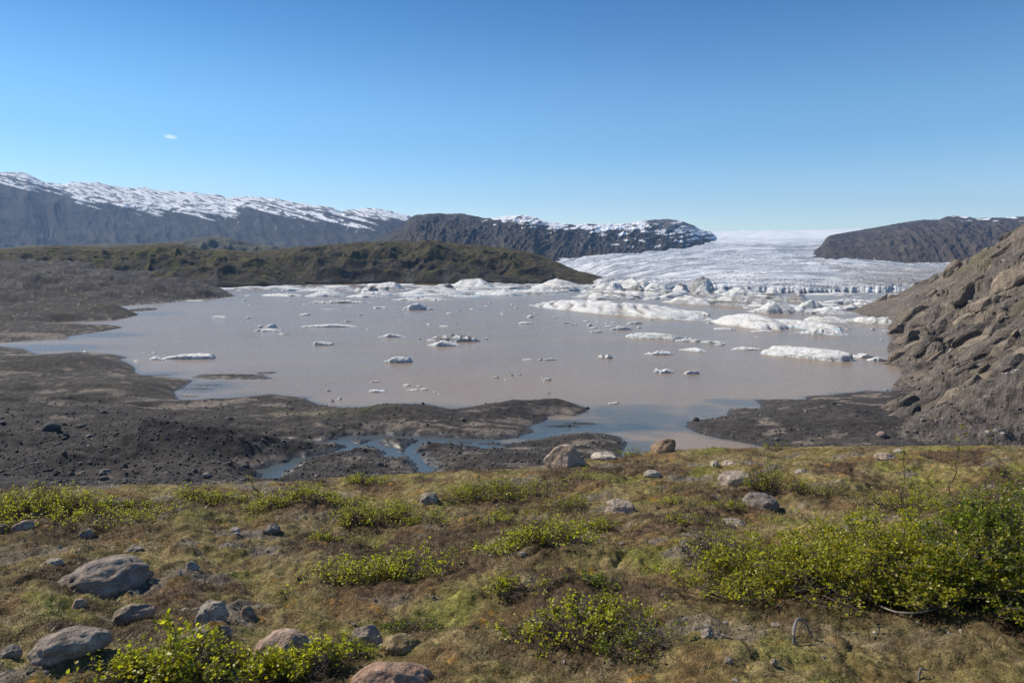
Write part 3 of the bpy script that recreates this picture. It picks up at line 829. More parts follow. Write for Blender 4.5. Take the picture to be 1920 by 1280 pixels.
# ------------------------------------------------------------------ ice on the lake
def ice_mat(name, base=1.0):
    t = NT(name); p = t.pos()
    c = t.n('Attribute', attribute_name='Col').outputs['Color']
    f = t.remap(t.noise(.7, 5, .65, p), .3, .7, .8, 1.1)
    c = t.mulc(c, f)
    sp = t.n('Mapping', {'Vector': p, 'Scale': (.55, 1.3, 1.8), 'Rotation': (0, .3, .5)}).outputs[0]
    c = t.mix(t.math('MULTIPLY', t.remap(t.noise(.32, 7, .7, sp, 1.5), .51, .63, 0, .82), t.remap(t.noise(.07, 2, .5, p), .4, .6, .15, 1)), c, (.24, .215, .19, 1))
    h = t.math('ADD', t.math('MULTIPLY', t.noise(.45, 5, .6, p), 1.2), t.math('MULTIPLY', t.noise(2.0, 5, .65, p), .45))
    nb = t.n('Bump', {'Height': h, 'Distance': 1.0, 'Strength': .7})
    return t.surf(t.n('BsdfPrincipled', {'Base Color': c, 'Roughness': .55, 'Normal': nb, 'Specular IOR Level': .3,
                                         'Subsurface Weight': .0}))


m_ice = ice_mat('weathered berg ice')
PROF = {
    'flat': [(-1, .6), (-.5, .9), (.2, 1), (1, .7)],
    'dome': [(-1, .1), (-.6, .55), (-.1, 1), (.3, .9), (.7, .35), (1, .08)],
    'hump': [(-1, .15), (-.5, .5), (-.05, 1), (.45, .75), (1, .2)],
    'wedge': [(-1, .35), (-.75, .7), (-.3, 1), (.3, .75), (1, .15)],
    'wedger': [(-1, .12), (-.3, .6), (.3, 1), (.75, .8), (1, .45)],
    'peaks': [(-1, .15), (-.7, .5), (-.5, .35), (-.2, .8), (0, .55), (.25, 1), (.5, .5), (.75, .7), (1, .2)],
    'two': [(-1, .2), (-.65, .7), (-.4, .4), (-.1, .3), (.2, .8), (.45, 1), (.75, .7), (1, .25)],
    'swept': [(-1, .05), (-.5, .25), (-.1, .8), (.15, 1), (.5, .7), (1, .25)],
    'crag': [(-1, .2), (-.75, .85), (-.5, .9), (0, 1), (.4, .9), (.8, .95), (1, .5)],
}
_bs = [0]


def berg_mesh(Lx, Ly, hz, prof='flat', edge=8, lump=.25, dirt=.1, blue=.15, seed=0, res=(22, 64), stripe=0.0, crack=0.0, lean=0.0, facets=5):
    nr, ns = res
    r = np.concatenate([[0.0], (np.linspace(0, 1, nr + 1)[1:]) ** .75, [1.01, .97]])
    th = np.linspace(0, 2 * pi, ns, endpoint=False)
    RR, TH = np.meshgrid(r, th, indexing='ij')
    ca, sa = np.cos(TH), np.sin(TH)
    rad = (np.abs(ca) ** 2.6 + np.abs(sa) ** 2.6) ** (-1 / 2.6)
    k = max(Lx / Ly, 1) ** .5
    rad = rad * (1 + .22 * fbm(ca * 1.3 * k + seed * 3.1, sa * 1.3 + seed, 2, seed + 1) * RR ** 1.5 + .035 * fbm(ca * 5 * k, sa * 5, 2, seed + 2) * RR ** 6)
    u, v = RR * ca * rad, RR * sa * rad
    x, y = u * Lx / 2, v * Ly / 2
    pr = np.array(PROF[prof] if isinstance(prof, str) else prof, float)
    P = np.interp(u, pr[:, 0], pr[:, 1])
    E = (1 - np.clip(RR, 0, 1) ** (edge * 1.6)) ** .6
    sc = max(hz * 2.2, Ly * .16, .5)
    n = fbm(x / sc + seed, y / sc * .8, 4, seed + 3)
    rd = ridged(x / sc * .8 + seed, y / sc * .6, 3, seed + 5)
    z = P * (1 - lean * v * .35) * (1 + lump * .8 * n) + lump * .45 * rd
    pg = np.random.default_rng(seed)
    for _ in range(facets):                                       # broken planes
        a_ = pg.uniform(0, 2 * pi); g_ = pg.uniform(.4, 1.5); h0 = pg.uniform(.75, 1.1)
        z = np.minimum(z, h0 - g_ * (u * math.cos(a_) + v * math.sin(a_)) * .6 + .08 * noise(u * 4 + seed, v * 3, seed + 21))
    u2 = u * Lx / max(hz, .3) / 2.2 + v * Ly / max(hz, .3) / 4 + .6 * noise(u * 3, v * 2, seed + 23)
    z = z + lump * .9 * (smooth(.3, 1, u2 - np.floor(u2)) - (u2 - np.floor(u2))) * (.5 + noise(u * 2.5, v * 2, seed + 25))
    z = hz * np.maximum(z, .08) * E
    cut = np.zeros_like(z)
    if crack:
        ang = .9
        q = (x * math.cos(ang) + y * math.sin(ang)) / (hz * 1.5) + .9 * noise(x / sc / 2, y / sc / 2, seed + 7)
        cut = smooth(.24, .04, np.abs(((q + 50) % 1) - .5)) * smooth(-.25, .35, fbm(x / sc / 2.2, y / sc / 2.2, 2, seed + 9))
        z = z - hz * crack * cut * E
    z = np.maximum(z, .04 * E)
    z[-2] = -.05; z[-1] = -.8
    c = np.empty(z.shape + (3,)); c[:] = (.78, .755, .71)
    c = mixc(c, (.60, .585, .56), smooth(0, .6, fbm(x / sc / 1.3, y / sc / 2, 3, seed + 11)) * .6)
    hh = z / max(hz, .01)
    c = mixc(c, (.52, .66, .72), np.clip(smooth(.45, .1, hh) * smooth(.8, .97, RR) * blue * 2 + blue * smooth(.2, .7, fbm(x / sc / 1.1, y / sc, 3, seed + 13)), 0, 1))
    band = fbm(x / sc * .35 + y / sc * .8, hh * 3.0, 4, seed + 15)
    dm = smooth(.40 - dirt * .9, .62 - dirt * .6, band + .2 * n) * min(1, .35 + dirt * 1.6) + dirt * .3
    if stripe:
        q = (x * .8 + y * .6 - z * .9) / (hz * .55 * max(1, 1)) + .5 * noise(x / sc, y / sc, seed + 17)
        dm = np.maximum(dm, stripe * smooth(.05, .45, np.sin(q * 3.0) + .7 * noise(x / sc, hh * 2, seed + 19)))
    dm = np.maximum(dm, cut * min(.9, .6 + dirt * 2) if crack else 0)
    dm = np.maximum(dm, smooth(.16, .03, hh) * .55 * (.35 + dirt))
    c = mixc(c, (.15, .135, .12), np.clip(dm, 0, .92))
    return make_mesh('iceberg', np.stack([x, y, z], -1).reshape(-1, 3), [grid_faces(len(r), ns, True)[:, ::-1]], c)


def berg(a, b, hpx, label, prof='flat', depth=.4, name='iceberg', cat='iceberg', group=None, back=0, **kw):
    """iceberg whose waterline runs between photo points a and b; hpx: height of its top over that line in photo px"""
    A, B = at(*a)[:2], at(*b)[:2]
    L = np.linalg.norm(B - A); ax = (B - A) / L; nrm = np.array([-ax[1], ax[0]])
    D = (A + B)[1] / 2; m = D / F
    Ly = depth * L
    rise = .5 * Ly * F * H / D / D * .8                          # px by which depth alone lifts the top
    hz = max(hpx - rise, hpx * .25) * m * 1.08
    cen = (A + B) / 2 + nrm * Ly * .42
    cen[0] = te((a[0] + b[0]) / 2, (a[1] + b[1]) / 2)[0] * cen[1]
    _bs[0] += 7
    big = abs(b[0] - a[0])
    res = (46, 150) if big > 85 else (26, 80) if big > 30 else (10, 26)
    me = berg_mesh(L * 1.02, Ly, hz, prof, seed=_bs[0], res=res, **kw)
    o = link(name, me, m_ice)
    o.location = (cen[0], cen[1], 0); o.rotation_euler = (0, 0, math.atan2(ax[1], ax[0]))
    tag(o, label, cat, group)
    return o


def fl(x, y, w, h, label, prof='flat', depth=.45, **kw):
    return berg((x - w / 2, y), (x + w / 2, y + kw.pop('sl', 0)), h, label, prof, depth, **kw)


# the big bergs of the ice field
berg((988, 573), (1296, 601), 22, 'longest white iceberg in front of the ice field, cut by many dark cracks', [(-1, .25), (-.85, .5), (-.6, .8), (-.35, .75), (-.1, .95), (.2, .85), (.45, 1), (.7, .95), (.9, .6), (1, .4)], .24, edge=6, lump=.3, crack=.3, facets=3, dirt=.10, blue=.08, lean=.4)
berg((1268, 589), (1326, 593), 9, 'low white ice tail lying just beyond the end of the longest cracked iceberg', 'flat', .3, dirt=.1)
berg((1346, 603), (1462, 618), 22, 'smooth white domed iceberg with one dark notch, joined to a blue-cliffed berg', [(-1, .1), (-.7, .45), (-.3, 1), (.2, 1), (.7, .85), (1, .7)], .45, edge=4, lump=.1, dirt=.08, blue=.05)
berg((1440, 607), (1570, 622), 14, 'blue-cliffed iceberg running behind the small jagged one', 'crag', .30, edge=14, lump=.25, dirt=.12, blue=.6)
berg((1492, 625), (1588, 630), 16, 'small jagged white iceberg standing before the blue-cliffed berg', 'hump', .35, lump=.5, dirt=.12, blue=.3, edge=3)
fl(1358, 618, 40, 4, 'thin white floe at the foot of the smooth domed iceberg')
fl(1430, 622, 44, 4, 'thin white floe between the domed iceberg and the jagged one')
berg((1435, 664), (1592, 679), 21, 'large flat clean white tabular iceberg nearest the rocky hillside', [(-1, .85), (-.7, .95), (0, 1), (.6, .9), (1, .8)], .42, edge=14, lump=.14, dirt=.02, blue=.08)
fl(1616, 671, 40, 10, 'grey two-layered floe between the big tabular iceberg and the crag', 'wedger', .6, dirt=.25)
fl(1646, 677, 38, 9, 'pale broken floe touching the shore of the rocky hillside', 'wedge', .7, dirt=.1)
fl(1662, 621, 15, 3, 'tiny white floe below the far spur of the hillside')
fl(1637, 618, 9, 4, 'small white ice lump off the far spur of the hillside', 'dome')
fl(1662, 732, 8, 3, 'white ice fragment stranded where the spit meets the crag')
berg((1513, 600), (1590, 606), 14, 'smooth pinkish-white iceberg with a dark underside near the far spur', 'wedge', .45, edge=3, lump=.1, dirt=.2, blue=.03)
berg((1580, 603), (1672, 609), 15, 'ribbed grey and white iceberg just below the far spur', 'crag', .35, lump=.4, stripe=.5, dirt=.2, edge=8)
fl(1672, 600, 60, 6, 'thin white ice shelf reaching the far spur of the hillside', depth=.4)
berg((1404, 585), (1500, 588), 22, 'white humped iceberg with dark freckles at the edge of the dense ice field', 'hump', .5, edge=3, lump=.3, dirt=.12, blue=.1)
berg((1478, 588), (1602, 589), 16, 'low wide white iceberg in the dense ice field with a stepped top', 'two', .5, edge=5, lump=.4, dirt=.1, blue=.1)
berg((1490, 579), (1545, 580), 22, 'pointed white iceberg with one sharp blue-shadowed horn', [(-1, .2), (-.5, .5), (.2, .75), (.55, 1), (.7, .7), (1, .1)], .5, edge=3, lump=.2, blue=.35, dirt=.05)
berg((1560, 582), (1640, 581), 16, 'blocky white iceberg under the glacier front beside the far spur', 'peaks', .5, edge=6, lump=.5, dirt=.12, blue=.25)
fl(1313, 591, 28, 10, 'small white block of ice alone in the channel behind the longest iceberg', 'two', .5, dirt=.05)
berg((1245, 566), (1330, 572), 20, 'white sloping iceberg with grey flow lines behind the longest iceberg', 'swept', .4, edge=3, lump=.2, stripe=.35, dirt=.2)
berg((1300, 570), (1460, 576), 23, 'long swept iceberg with black dirt bands along its flank', [(-1, .3), (-.6, .9), (-.2, 1), (.3, .8), (.7, .6), (1, .3)], .35, edge=3, lump=.2, stripe=.6, dirt=.3)
berg((1074, 557), (1190, 562), 19, 'striped white iceberg curling up over a dark hollow behind the longest iceberg', 'swept', .4, edge=3, lump=.25, stripe=.5, dirt=.25)
berg((1090, 548), (1190, 551), 24, 'rugged white and grey iceberg in the crowd behind the striped one', 'peaks', .45, edge=4, lump=.5, crack=.4, dirt=.2)
berg((1150, 553), (1262, 557), 22, 'dirty broken iceberg with black rubble along its foot', 'peaks', .4, edge=4, lump=.6, crack=.5, dirt=.4)
berg((1140, 546), (1235, 548), 30, 'tall blue-shadowed triangular iceberg in front of the glacier', 'dome', .5, edge=2.2, lump=.25, blue=.5, dirt=.05)
berg((1200, 548), (1262, 550), 21, 'pale blue peaked iceberg behind the dirty broken one', 'hump', .5, edge=2.5, lump=.3, blue=.4, dirt=.05)
berg((1260, 548), (1290, 549), 18, 'squat dark-faced iceberg beside the striped upright one', 'dome', .7, edge=4, lump=.3, dirt=.35, blue=.2)
berg((1288, 548), (1340, 549), 28, 'tall upright iceberg with black vertical stripes', [(-1, .35), (-.7, .8), (-.3, 1), (.2, .95), (.7, .85), (1, .4)], .6, edge=6, lump=.2, stripe=.6, dirt=.05)
berg((1300, 551), (1334, 552), 11, 'dark grey pyramid of ice at the foot of the tall striped iceberg', 'dome', .7, edge=2, dirt=.3, blue=.2)
berg((1345, 553), (1440, 556), 16, 'broad white iceberg between the tall striped iceberg and the glacier front', 'hump', .5, edge=3, lump=.4, dirt=.1, blue=.15)
berg((1400, 560), (1480, 563), 17, 'grey rounded iceberg with a smooth shaded back under the glacier front', 'dome', .5, edge=2.5, lump=.15, dirt=.35)
berg((1470, 564), (1520, 566), 14, 'dirt-brown domed iceberg in the dense ice field', 'dome', .5, edge=2.5, lump=.15, dirt=.45)
berg((1540, 570), (1640, 571), 12, 'low cracked white ice raft under the glacier front', 'flat', .5, crack=.4, lump=.4, dirt=.1)
berg((945, 551), (1058, 553), 16, 'white iceberg with a small blue-shadowed peak west of the striped bergs', [(-1, .35), (-.6, .45), (-.2, .5), (.15, .8), (.35, 1), (.6, .6), (1, .2)], .45, edge=4, lump=.25, blue=.3, dirt=.15)
berg((990, 542), (1098, 545), 21, 'smooth pinkish-white domed iceberg below the end of the brown hill', 'hump', .5, edge=2.5, lump=.08, dirt=.12)
berg((1035, 545), (1078, 547), 13, 'dark blue-grey iceberg wedge beside the smooth pinkish one', 'wedger', .6, edge=3, dirt=.5, blue=.3)
berg((960, 538), (1060, 540), 8, 'long grey dirt-covered ice raft behind the peaked white iceberg', 'flat', .4, dirt=.6)
berg((895, 552), (975, 555), 13, 'low white iceberg with a blue hollow at its waterline', 'peaks', .5, edge=4, lump=.35, blue=.4, dirt=.1)
berg((848, 538), (925, 540), 20, 'round-topped white iceberg standing highest below the brown hill', 'dome', .5, edge=2.6, lump=.2, dirt=.12)
fl(840, 539, 24, 9, 'small black-brown iceberg left of the round-topped white one', 'dome', .6, dirt=.7, edge=3)
berg((902, 537), (985, 539), 9, 'thin grey-brown ice raft right of the round-topped white iceberg', 'flat', .4, dirt=.5)
berg((732, 552), (872, 554), 18, 'wide smooth grey iceberg swept up to one side', 'swept', .40, edge=2.8, lump=.12, dirt=.18, blue=.2)
berg((755, 556), (900, 558), 9, 'low blue-grey slab of ice in front of the wide swept iceberg', [(-1, .3), (-.4, .5), (.2, .7), (.8, 1), (1, .7)], .25, edge=12, blue=.8, dirt=.2)
berg((742, 562), (838, 564), 7, 'thin grooved grey-white floe just before the blue-grey slab', 'hump', .35, dirt=.2, crack=.3)
berg((682, 552), (728, 554), 11, 'lumpy blue-grey iceberg left of the wide swept one', 'two', .6, edge=3, blue=.6, dirt=.15, lump=.4)
berg((669, 546), (706, 547), 13, 'small black-streaked iceberg left of the white dome', 'two', .6, edge=4, stripe=.8, dirt=.4, lump=.4)
berg((705, 543), (760, 544), 17, 'white domed iceberg with one grey shoulder below the brown hill', 'dome', .6, edge=2.8, dirt=.1, blue=.15)
berg((572, 556), (655, 556), 11, 'white low-backed iceberg near the head of the lake', 'dome', .45, edge=2.5, dirt=.08)
berg((496, 554), (566, 556), 6, 'thin white floe left of the low-backed iceberg', 'peaks', .4, dirt=.1)
berg((652, 557), (722, 558), 6, 'thin white floe right of the low-backed iceberg', 'wedge', .4, dirt=.1)
# open water
fl(783, 581, 58, 14, 'solitary white domed iceberg with a short tail in open water', [(-1, .1), (-.75, .6), (-.3, 1), (.1, .9), (.5, .4), (.65, .15), (.8, .3), (1, .25)], .45, edge=3, lump=.12, dirt=.02, blue=.1)
fl(637, 568, 112, 6, 'long dirty broken floe under the low-backed iceberg', 'peaks', .25, lump=.7, dirt=.35)
fl(715, 578, 30, 4, 'small greyish floe left of the solitary domed iceberg', 'wedge', dirt=.15)
fl(622, 580, 34, 3, 'thin dark dirty floe left of the solitary domed iceberg', 'two', .3, dirt=.6)
fl(571, 591, 22, 4, 'small grey-white floe above the long thin clean one', 'flat', dirt=.25)
fl(616, 613, 100, 6, 'long thin clean white floe with a notched edge', [(-1, .2), (-.6, 1), (-.25, .7), (0, 1), (.5, .8), (1, .2)], .25, lump=.3, dirt=.02)
fl(654, 603, 19, 2.5, 'sliver of white ice just above the long thin clean floe')
fl(505, 621, 46, 6, 'clean white wedge-shaped floe lying below two blue-grey lumps', 'wedge', .4, dirt=.02)
fl(488, 614, 12, 5, 'little white ice lump behind the clean wedge-shaped floe', 'dome', .6)
fl(508, 614, 24, 7, 'blue-grey ice lump behind the clean wedge-shaped floe', 'wedger', .6, blue=.7, edge=4)
fl(532, 627, 20, 3.5, 'tiny dirty brown-tipped floe right of the clean wedge-shaped one', 'flat', dirt=.45)
fl(606, 647, 37, 8, 'thick flat-topped white slab with sheer sides', 'flat', .5, edge=20, lump=.05, dirt=.03)
fl(735, 632, 47, 8, 'low white floe rising to a soft ridge', 'hump', .4, edge=3, lump=.08, dirt=.02)
berg((802, 640), (893, 641), 15, 'dirty ribbed iceberg of grey and white pinnacles behind a white wedge', [(-1, .3), (-.7, .7), (-.3, .8), (0, .85), (.3, .8), (.45, 1), (.65, .7), (.85, .8), (1, .4)], .35, edge=5, lump=.45, stripe=.85, dirt=.3)
fl(832, 649, 60, 13, 'clean white wedge iceberg lying before the dirty ribbed one', 'wedge', .55, edge=6, lump=.1, dirt=.0, blue=.12)
fl(786, 636, 8, 4, 'small ice crumb left of the dirty ribbed iceberg', 'dome')
fl(910, 636, 11, 3, 'small ice crumb right of the dirty ribbed iceberg')
fl(748, 680, 56, 13, 'smooth white loaf-shaped iceberg with a low pointed toe', [(-1, .35), (-.75, .25), (-.5, .6), (0, 1), (.5, .95), (1, .7)], .5, edge=6, lump=.08, dirt=.02)
fl(356, 673, 90, 11, 'flat oval white floe nearest the moraine point', [(-1, .5), (-.4, .7), (.2, .9), (.8, 1), (1, .6)], .3, edge=8, lump=.08, dirt=.0)
fl(291, 674, 20, 6, 'small flat white ice cake left of the flat oval floe', 'flat', .5, edge=16)
fl(303, 675, 12, 2.5, 'sliver of ice right of the small ice cake')
fl(412, 596, 26, 5, 'small white flat floe off the sandy western points', 'flat', dirt=.02)
fl(464, 597, 11, 3, 'tiny white floe right of the small one off the sandy points')
fl(707, 735, 33, 6, 'curved clean white floe with a raised knob off the moraine shore', [(-1, .2), (-.4, .8), (.1, .6), (.6, .7), (.85, 1.2), (1, .7)], .35, dirt=.0)
fl(705, 716, 20, 3, 'thin white floe above the curved one with a knob', 'wedge', .3)
fl(623, 753, 8, 5, 'brown dirt-covered ice lump close to the moraine shore', 'dome', .6, dirt=.6)
fl(637, 749, 9, 5, 'round white ice lump close to the moraine shore', 'dome', .6)
fl(616, 733, 9, 4, 'grey-white ice lump above the pair close to shore', 'dome', .6, dirt=.2)
fl(762, 723, 15, 4, 'upper west floe of the loose cluster off the moraine shore', 'flat', .4)
fl(785, 724, 10, 3, 'upper east floe of the loose cluster off the moraine shore', 'flat', .4)
fl(774, 732, 22, 3, 'longest and lowest floe of the loose cluster off the moraine shore', 'flat', .3)
fl(796, 731, 16, 4, 'easternmost little floe of the loose cluster off the moraine shore', 'wedge', .4)
fl(986, 607, 28, 4, 'thin white floe in open water left of the longest iceberg', 'flat', .3)
fl(994, 595, 13, 5, 'small grey ice lump above the thin floe by the longest iceberg', 'dome', .6, dirt=.2)
fl(1063, 606, 19, 4, 'white floe under the middle of the longest iceberg', 'flat', .35)
fl(1074, 609, 17, 2.5, 'grey sliver of ice just below the floe under the longest iceberg', 'flat', .3, dirt=.2)
fl(1106, 611, 11, 5, 'little white ice lump right under the longest iceberg', 'dome', .5)
fl(1112, 615, 15, 2.5, 'thin sliver at the foot of the little ice lump')
fl(1117, 623, 24, 4, 'small white ragged floe below the little ice lump', 'two', .35)
fl(1164, 618, 43, 6, 'grey-white lens-shaped floe above the wide cracked one', 'hump', .35, dirt=.12)
fl(1190, 607, 28, 5, 'string of knobbly grey ice lumps under the longest iceberg', 'peaks', .35, lump=.6, dirt=.25)
fl(1198, 615, 8, 4, 'single ice crumb below the string of knobbly lumps', 'dome', .6)
berg((1176, 633), (1288, 638), 13, 'wide low white floe split by a dark crack', [(-1, .5), (-.6, .7), (-.1, 1), (.4, .95), (1, .3)], .4, edge=5, crack=.5, lump=.15, dirt=.12)
fl(1284, 640, 34, 6, 'small white floe against the east end of the wide cracked one', 'wedge', .4)
fl(1306, 641, 26, 7, 'white humped floe, middle of the short chain east of the wide cracked one', 'dome', .5, edge=3)
berg((1315, 642), (1362, 645), 6, 'dark-edged thin floe ending the chain east of the wide cracked one', 'wedge', .35, dirt=.15)
fl(1350, 647, 20, 3, 'sliver of ice under the dark-edged thin floe')
berg((1275, 656), (1326, 660), 8, 'clean white ridge-backed floe in open water below the chain', 'wedge', .45, edge=3, dirt=.02)
fl(1399, 656, 56, 7, 'grey-shadowed peaked floe left of the big tabular iceberg', [(-1, .3), (-.5, .5), (-.15, 1), (.1, .5), (.8, .5), (1, .2)], .4, edge=3, dirt=.1, blue=.2)
fl(1237, 665, 52, 9, 'knobbly white floe with one brown dirty end', 'peaks', .35, lump=.5, dirt=.2, edge=8)
fl(1137, 672, 32, 11, 'rocky-looking dirty iceberg in the middle of open water', 'two', .6, lump=.6, dirt=.35, edge=4, crack=.3)
fl(1244, 699, 40, 10, 'two-lobed blue-white iceberg beside a small smooth floe', 'two', .5, lump=.3, blue=.4, dirt=.0)
fl(1295, 701, 29, 7, 'small smooth white floe right of the two-lobed iceberg', 'flat', .45, dirt=.0)
fl(989, 675, 19, 4, 'small white floe beside the dirty-tipped one in mid lake', 'flat', .4)
fl(1026, 675, 34, 4, 'thin floe with black dirt at both ends in mid lake', 'two', .3, dirt=.4)
fl(1026, 713, 14, 5, 'white ice cake in the empty water near the outlet', 'flat', .5)
fl(1017, 709, 6, 3, 'ice crumb left of the ice cake near the outlet', 'dome')
fl(1150, 757, 20, 4, 'last little white floe before the outlet of the lake', 'two', .35)
fl(930, 708, 10, 5, 'pair of ice crumbs fused together in the near water', 'two', .5)
for (x, y, w_, h_) in [(675, 591, 9, 3), (843, 588, 12, 3), (860, 583, 7, 2.5), (940, 587, 7, 2.5), (804, 609, 9, 3), (833, 612, 17, 3.5), (856, 608, 9, 2.5), (458, 564, 10, 3), (466, 555, 12, 3), (367, 564, 28, 2.5), (255, 677, 8, 3), (270, 661, 8, 2), (289, 661, 9, 2), (160, 659, 7, 3),
                     (824, 740, 6, 3), (815, 735, 5, 2.5), (942, 589, 8, 3), (962, 571, 9, 3), (968, 578, 8, 3), (1137, 607, 7, 2.5), (1150, 605, 8, 3), (1222, 600, 8, 3), (1100, 602, 12, 2), (1120, 604, 9, 2), (1142, 612, 14, 2.5), (1160, 612, 10, 2.5), (1590, 617, 10, 2.5), (1653, 637, 6, 2.5),
                     (540, 566, 10, 2.5), (570, 571, 8, 2), (470, 572, 9, 2), (912, 575, 9, 2.5), (920, 568, 8, 2), (900, 700, 6, 2), (948, 712, 5, 2), (655, 574, 8, 2.5), (885, 580, 8, 2.5), (1005, 588, 8, 2.5), (1040, 595, 8, 2.5), (750, 600, 7, 2), (690, 618, 7, 2), (1330, 606, 12, 2.5), (1420, 632, 8, 2)]:
    fl(x, y, w_, h_ * .7, 'tiny white ice crumb floating loose in the open lake', 'flat', .6, name='ice_chunk', cat='ice chunk', group='loose ice crumbs in open water', dirt=.05)
fl(960, 704, 6, 3, 'tiny black ice crumb left of its twin in the near water', 'dome', .5, name='ice_chunk', cat='ice chunk', dirt=.9)
fl(974, 703, 9, 3.5, 'tiny black double-pointed ice crumb in the near water', 'two', .5, name='ice_chunk', cat='ice chunk', dirt=.9)
fl(1029, 738, 7, 3, 'single black ice crumb nearest the outlet', 'dome', .5, name='ice_chunk', cat='ice chunk', dirt=.9)

# crowded brash below the hill and the glacier: six kinds of chunk, each copied
protos = []
for i, (pf, dr, bl, eg) in enumerate([('flat', .08, .1, 8), ('hump', .1, .15, 3), ('peaks', .15, .3, 4), ('wedge', .05, .1, 4), ('two', .35, .2, 4), ('flat', .5, .1, 6)]):
    protos.append(berg_mesh(2, 1.0, .5, pf, eg, .35, dr, bl, seed=900 + i * 13, res=(10, 30)))
rb = np.random.default_rng(5)
def brash(x0, x1, y0, y1, n, smin, smax, label, group, tall=1.0, pw=2.2):
    for k in range(n):
        px, py = rb.uniform(x0, x1), rb.uniform(y0, y1)
        q = at(px, py)
        s = (smin + (smax - smin) * rb.random() ** pw) * q[1] / F / 2
        o = link('ice_chunk', protos[rb.choice(6, p=[.28, .2, .2, .14, .1, .08])], m_ice)
        o.location = (q[0], q[1], 0); o.rotation_euler = (0, 0, rb.normal() * .25 + (pi if rb.random() < .5 else 0))
        o.scale = (s, s * rb.uniform(.7, 1.5), s * rb.uniform(.25, .8) * tall)
        tag(o, label, 'ice chunk', 'brash ice ' + group)
brash(395, 660, 534, 545, 60, 8, 60, 'low pale ice chunk in the brash along the foot of the green-topped hill', 'under the green hill', .55)
brash(640, 960, 534, 549, 56, 10, 60, 'ice chunk packed in the brash along the foot of the craggy brown hill', 'under the brown hill', .6)
brash(960, 1140, 534, 550, 34, 12, 60, 'ice chunk packed where the brown hill runs down into the glacier', 'at the hill end', .8)
brash(1090, 1420, 540, 562, 76, 10, 60, 'ice chunk jammed among the big bergs before the glacier', 'among the big bergs', 1.1)
brash(1400, 1680, 549, 584, 74, 10, 70, 'ice chunk crowded between the glacier front and the far spur', 'by the far spur', .8)

# ------------------------------------------------------------------ boulders
def rock_mat(name):
    t = NT(name); p = t.pos()
    c = t.n('Attribute', attribute_name='Col').outputs['Color']
    for s, a in ((3.0, .28), (14, .3), (70, .3)):
        c = t.mulc(c, t.remap(t.noise(s, 5, .65, p), .3, .7, 1 - a, 1 + a))
    h = t.math('ADD', t.math('MULTIPLY', t.noise(7, 6, .62, p), .05), t.math('MULTIPLY', t.noise(60, 5, .6, p), .007))
    nb = t.n('Bump', {'Height': h, 'Distance': 1.0, 'Strength': .9})
    return t.surf(t.n('BsdfPrincipled', {'Base Color': c, 'Roughness': .9, 'Normal': nb, 'Specular IOR Level': .2}))


m_rock = rock_mat('weathered basalt boulder')
bm = bmesh.new(); bmesh.ops.create_icosphere(bm, subdivisions=5, radius=1); ICO5 = (np.array([v.co for v in bm.verts]), np.array([[v.index for v in f.verts] for f in bm.faces])); bm.free()
bm = bmesh.new(); bmesh.ops.create_icosphere(bm, subdivisions=3, radius=1); ICO3 = (np.array([v.co for v in bm.verts]), np.array([[v.index for v in f.verts] for f in bm.faces])); bm.free()
bm = bmesh.new(); bmesh.ops.create_icosphere(bm, subdivisions=1, radius=1); ICO1 = (np.array([v.co for v in bm.verts]), np.array([[v.index for v in f.verts] for f in bm.faces])); bm.free()


def rock_mesh(sx, sy, sz, seed, col=(.2, .18, .165), angular=.3, lump=.16, moss=0.0, mosscol=(.12, .10, .03), lich=.3, ico=None, skew=0.0):
    V, Fc = ico or ICO5
    rs = np.random.default_rng(seed)
    p = V.copy()
    for k in range(int(4 + angular * 16)):                        # flat facets
        d = rs.normal(size=3); d[2] = abs(d[2]) * .8; d /= np.linalg.norm(d)
        lim = rs.uniform(.95 - angular * .5, 1.0)
        over = np.maximum(p @ d - lim, 0)
        p = p - over[:, None] * d * .9
    n = fbm3(p * 1.1 + seed, 4, seed, .5)
    p = p * (1 + lump * n)[:, None]
    fine = fbm3(p * 5 + seed, 3, seed + 9) * .025
    p = p * (1 + fine)[:, None]
    p[:, 0] += skew * np.maximum(p[:, 2], 0) ** 1.3
    top = p[:, 2].copy()
    p = p * np.array([sx, sy, sz])
    c = np.empty(p.shape); c[:] = col
    c = mixc(c, np.array(col) * .62, smooth(.0, .5, fbm3(V * 2.2 + seed, 3, seed + 3)) * .7)
    c = mixc(c, (.30, .29, .265), smooth(.25, .45, fbm3(V * 4.5, 4, seed + 5)) * lich)
    if moss:
        c = mixc(c, mosscol, smooth(.6 - moss * .6, .75 - moss * .5, fbm3(V * 1.6 + 3, 4, seed + 7) + .55 * V[:, 0] * .6 + .25 * top))
    return make_mesh('boulder', p, [Fc], c)


def boulder(px, py, wpx, hpx, label, seed, sink=.35, depth=.8, rot=0.0, name='boulder', **kw):
    q = on_bank(px, py); m = px_m(q)
    w_, h_ = wpx * m * .88, hpx * m
    slope = (H - q[2]) / q[1]
    h_ = max(h_ - w_ * depth * slope * .22, h_ * .6)
    sz = h_ / (2 - 2 * sink) * 1.1
    kw['col'] = tuple(np.array(kw.get('col', (.2, .18, .165))) * (1.5, 1.34, 1.17))
    o = link(name, rock_mesh(w_ / 2 * 1.05, w_ / 2 * depth, sz, seed, **kw), m_rock)
    d = np.array([q[0], q[1]]) / np.hypot(q[0], q[1])
    c = np.array([q[0], q[1]]) + d * w_ * depth * .30
    zg = bench(np.array([c[0]]), np.array([c[1]]))[0]
    o.location = (c[0], c[1], zg + sz * (1 - 2 * sink) * .8)
    o.rotation_euler = (0, 0, rot - math.atan2(q[0], q[1]))
    return tag(o, label, name)


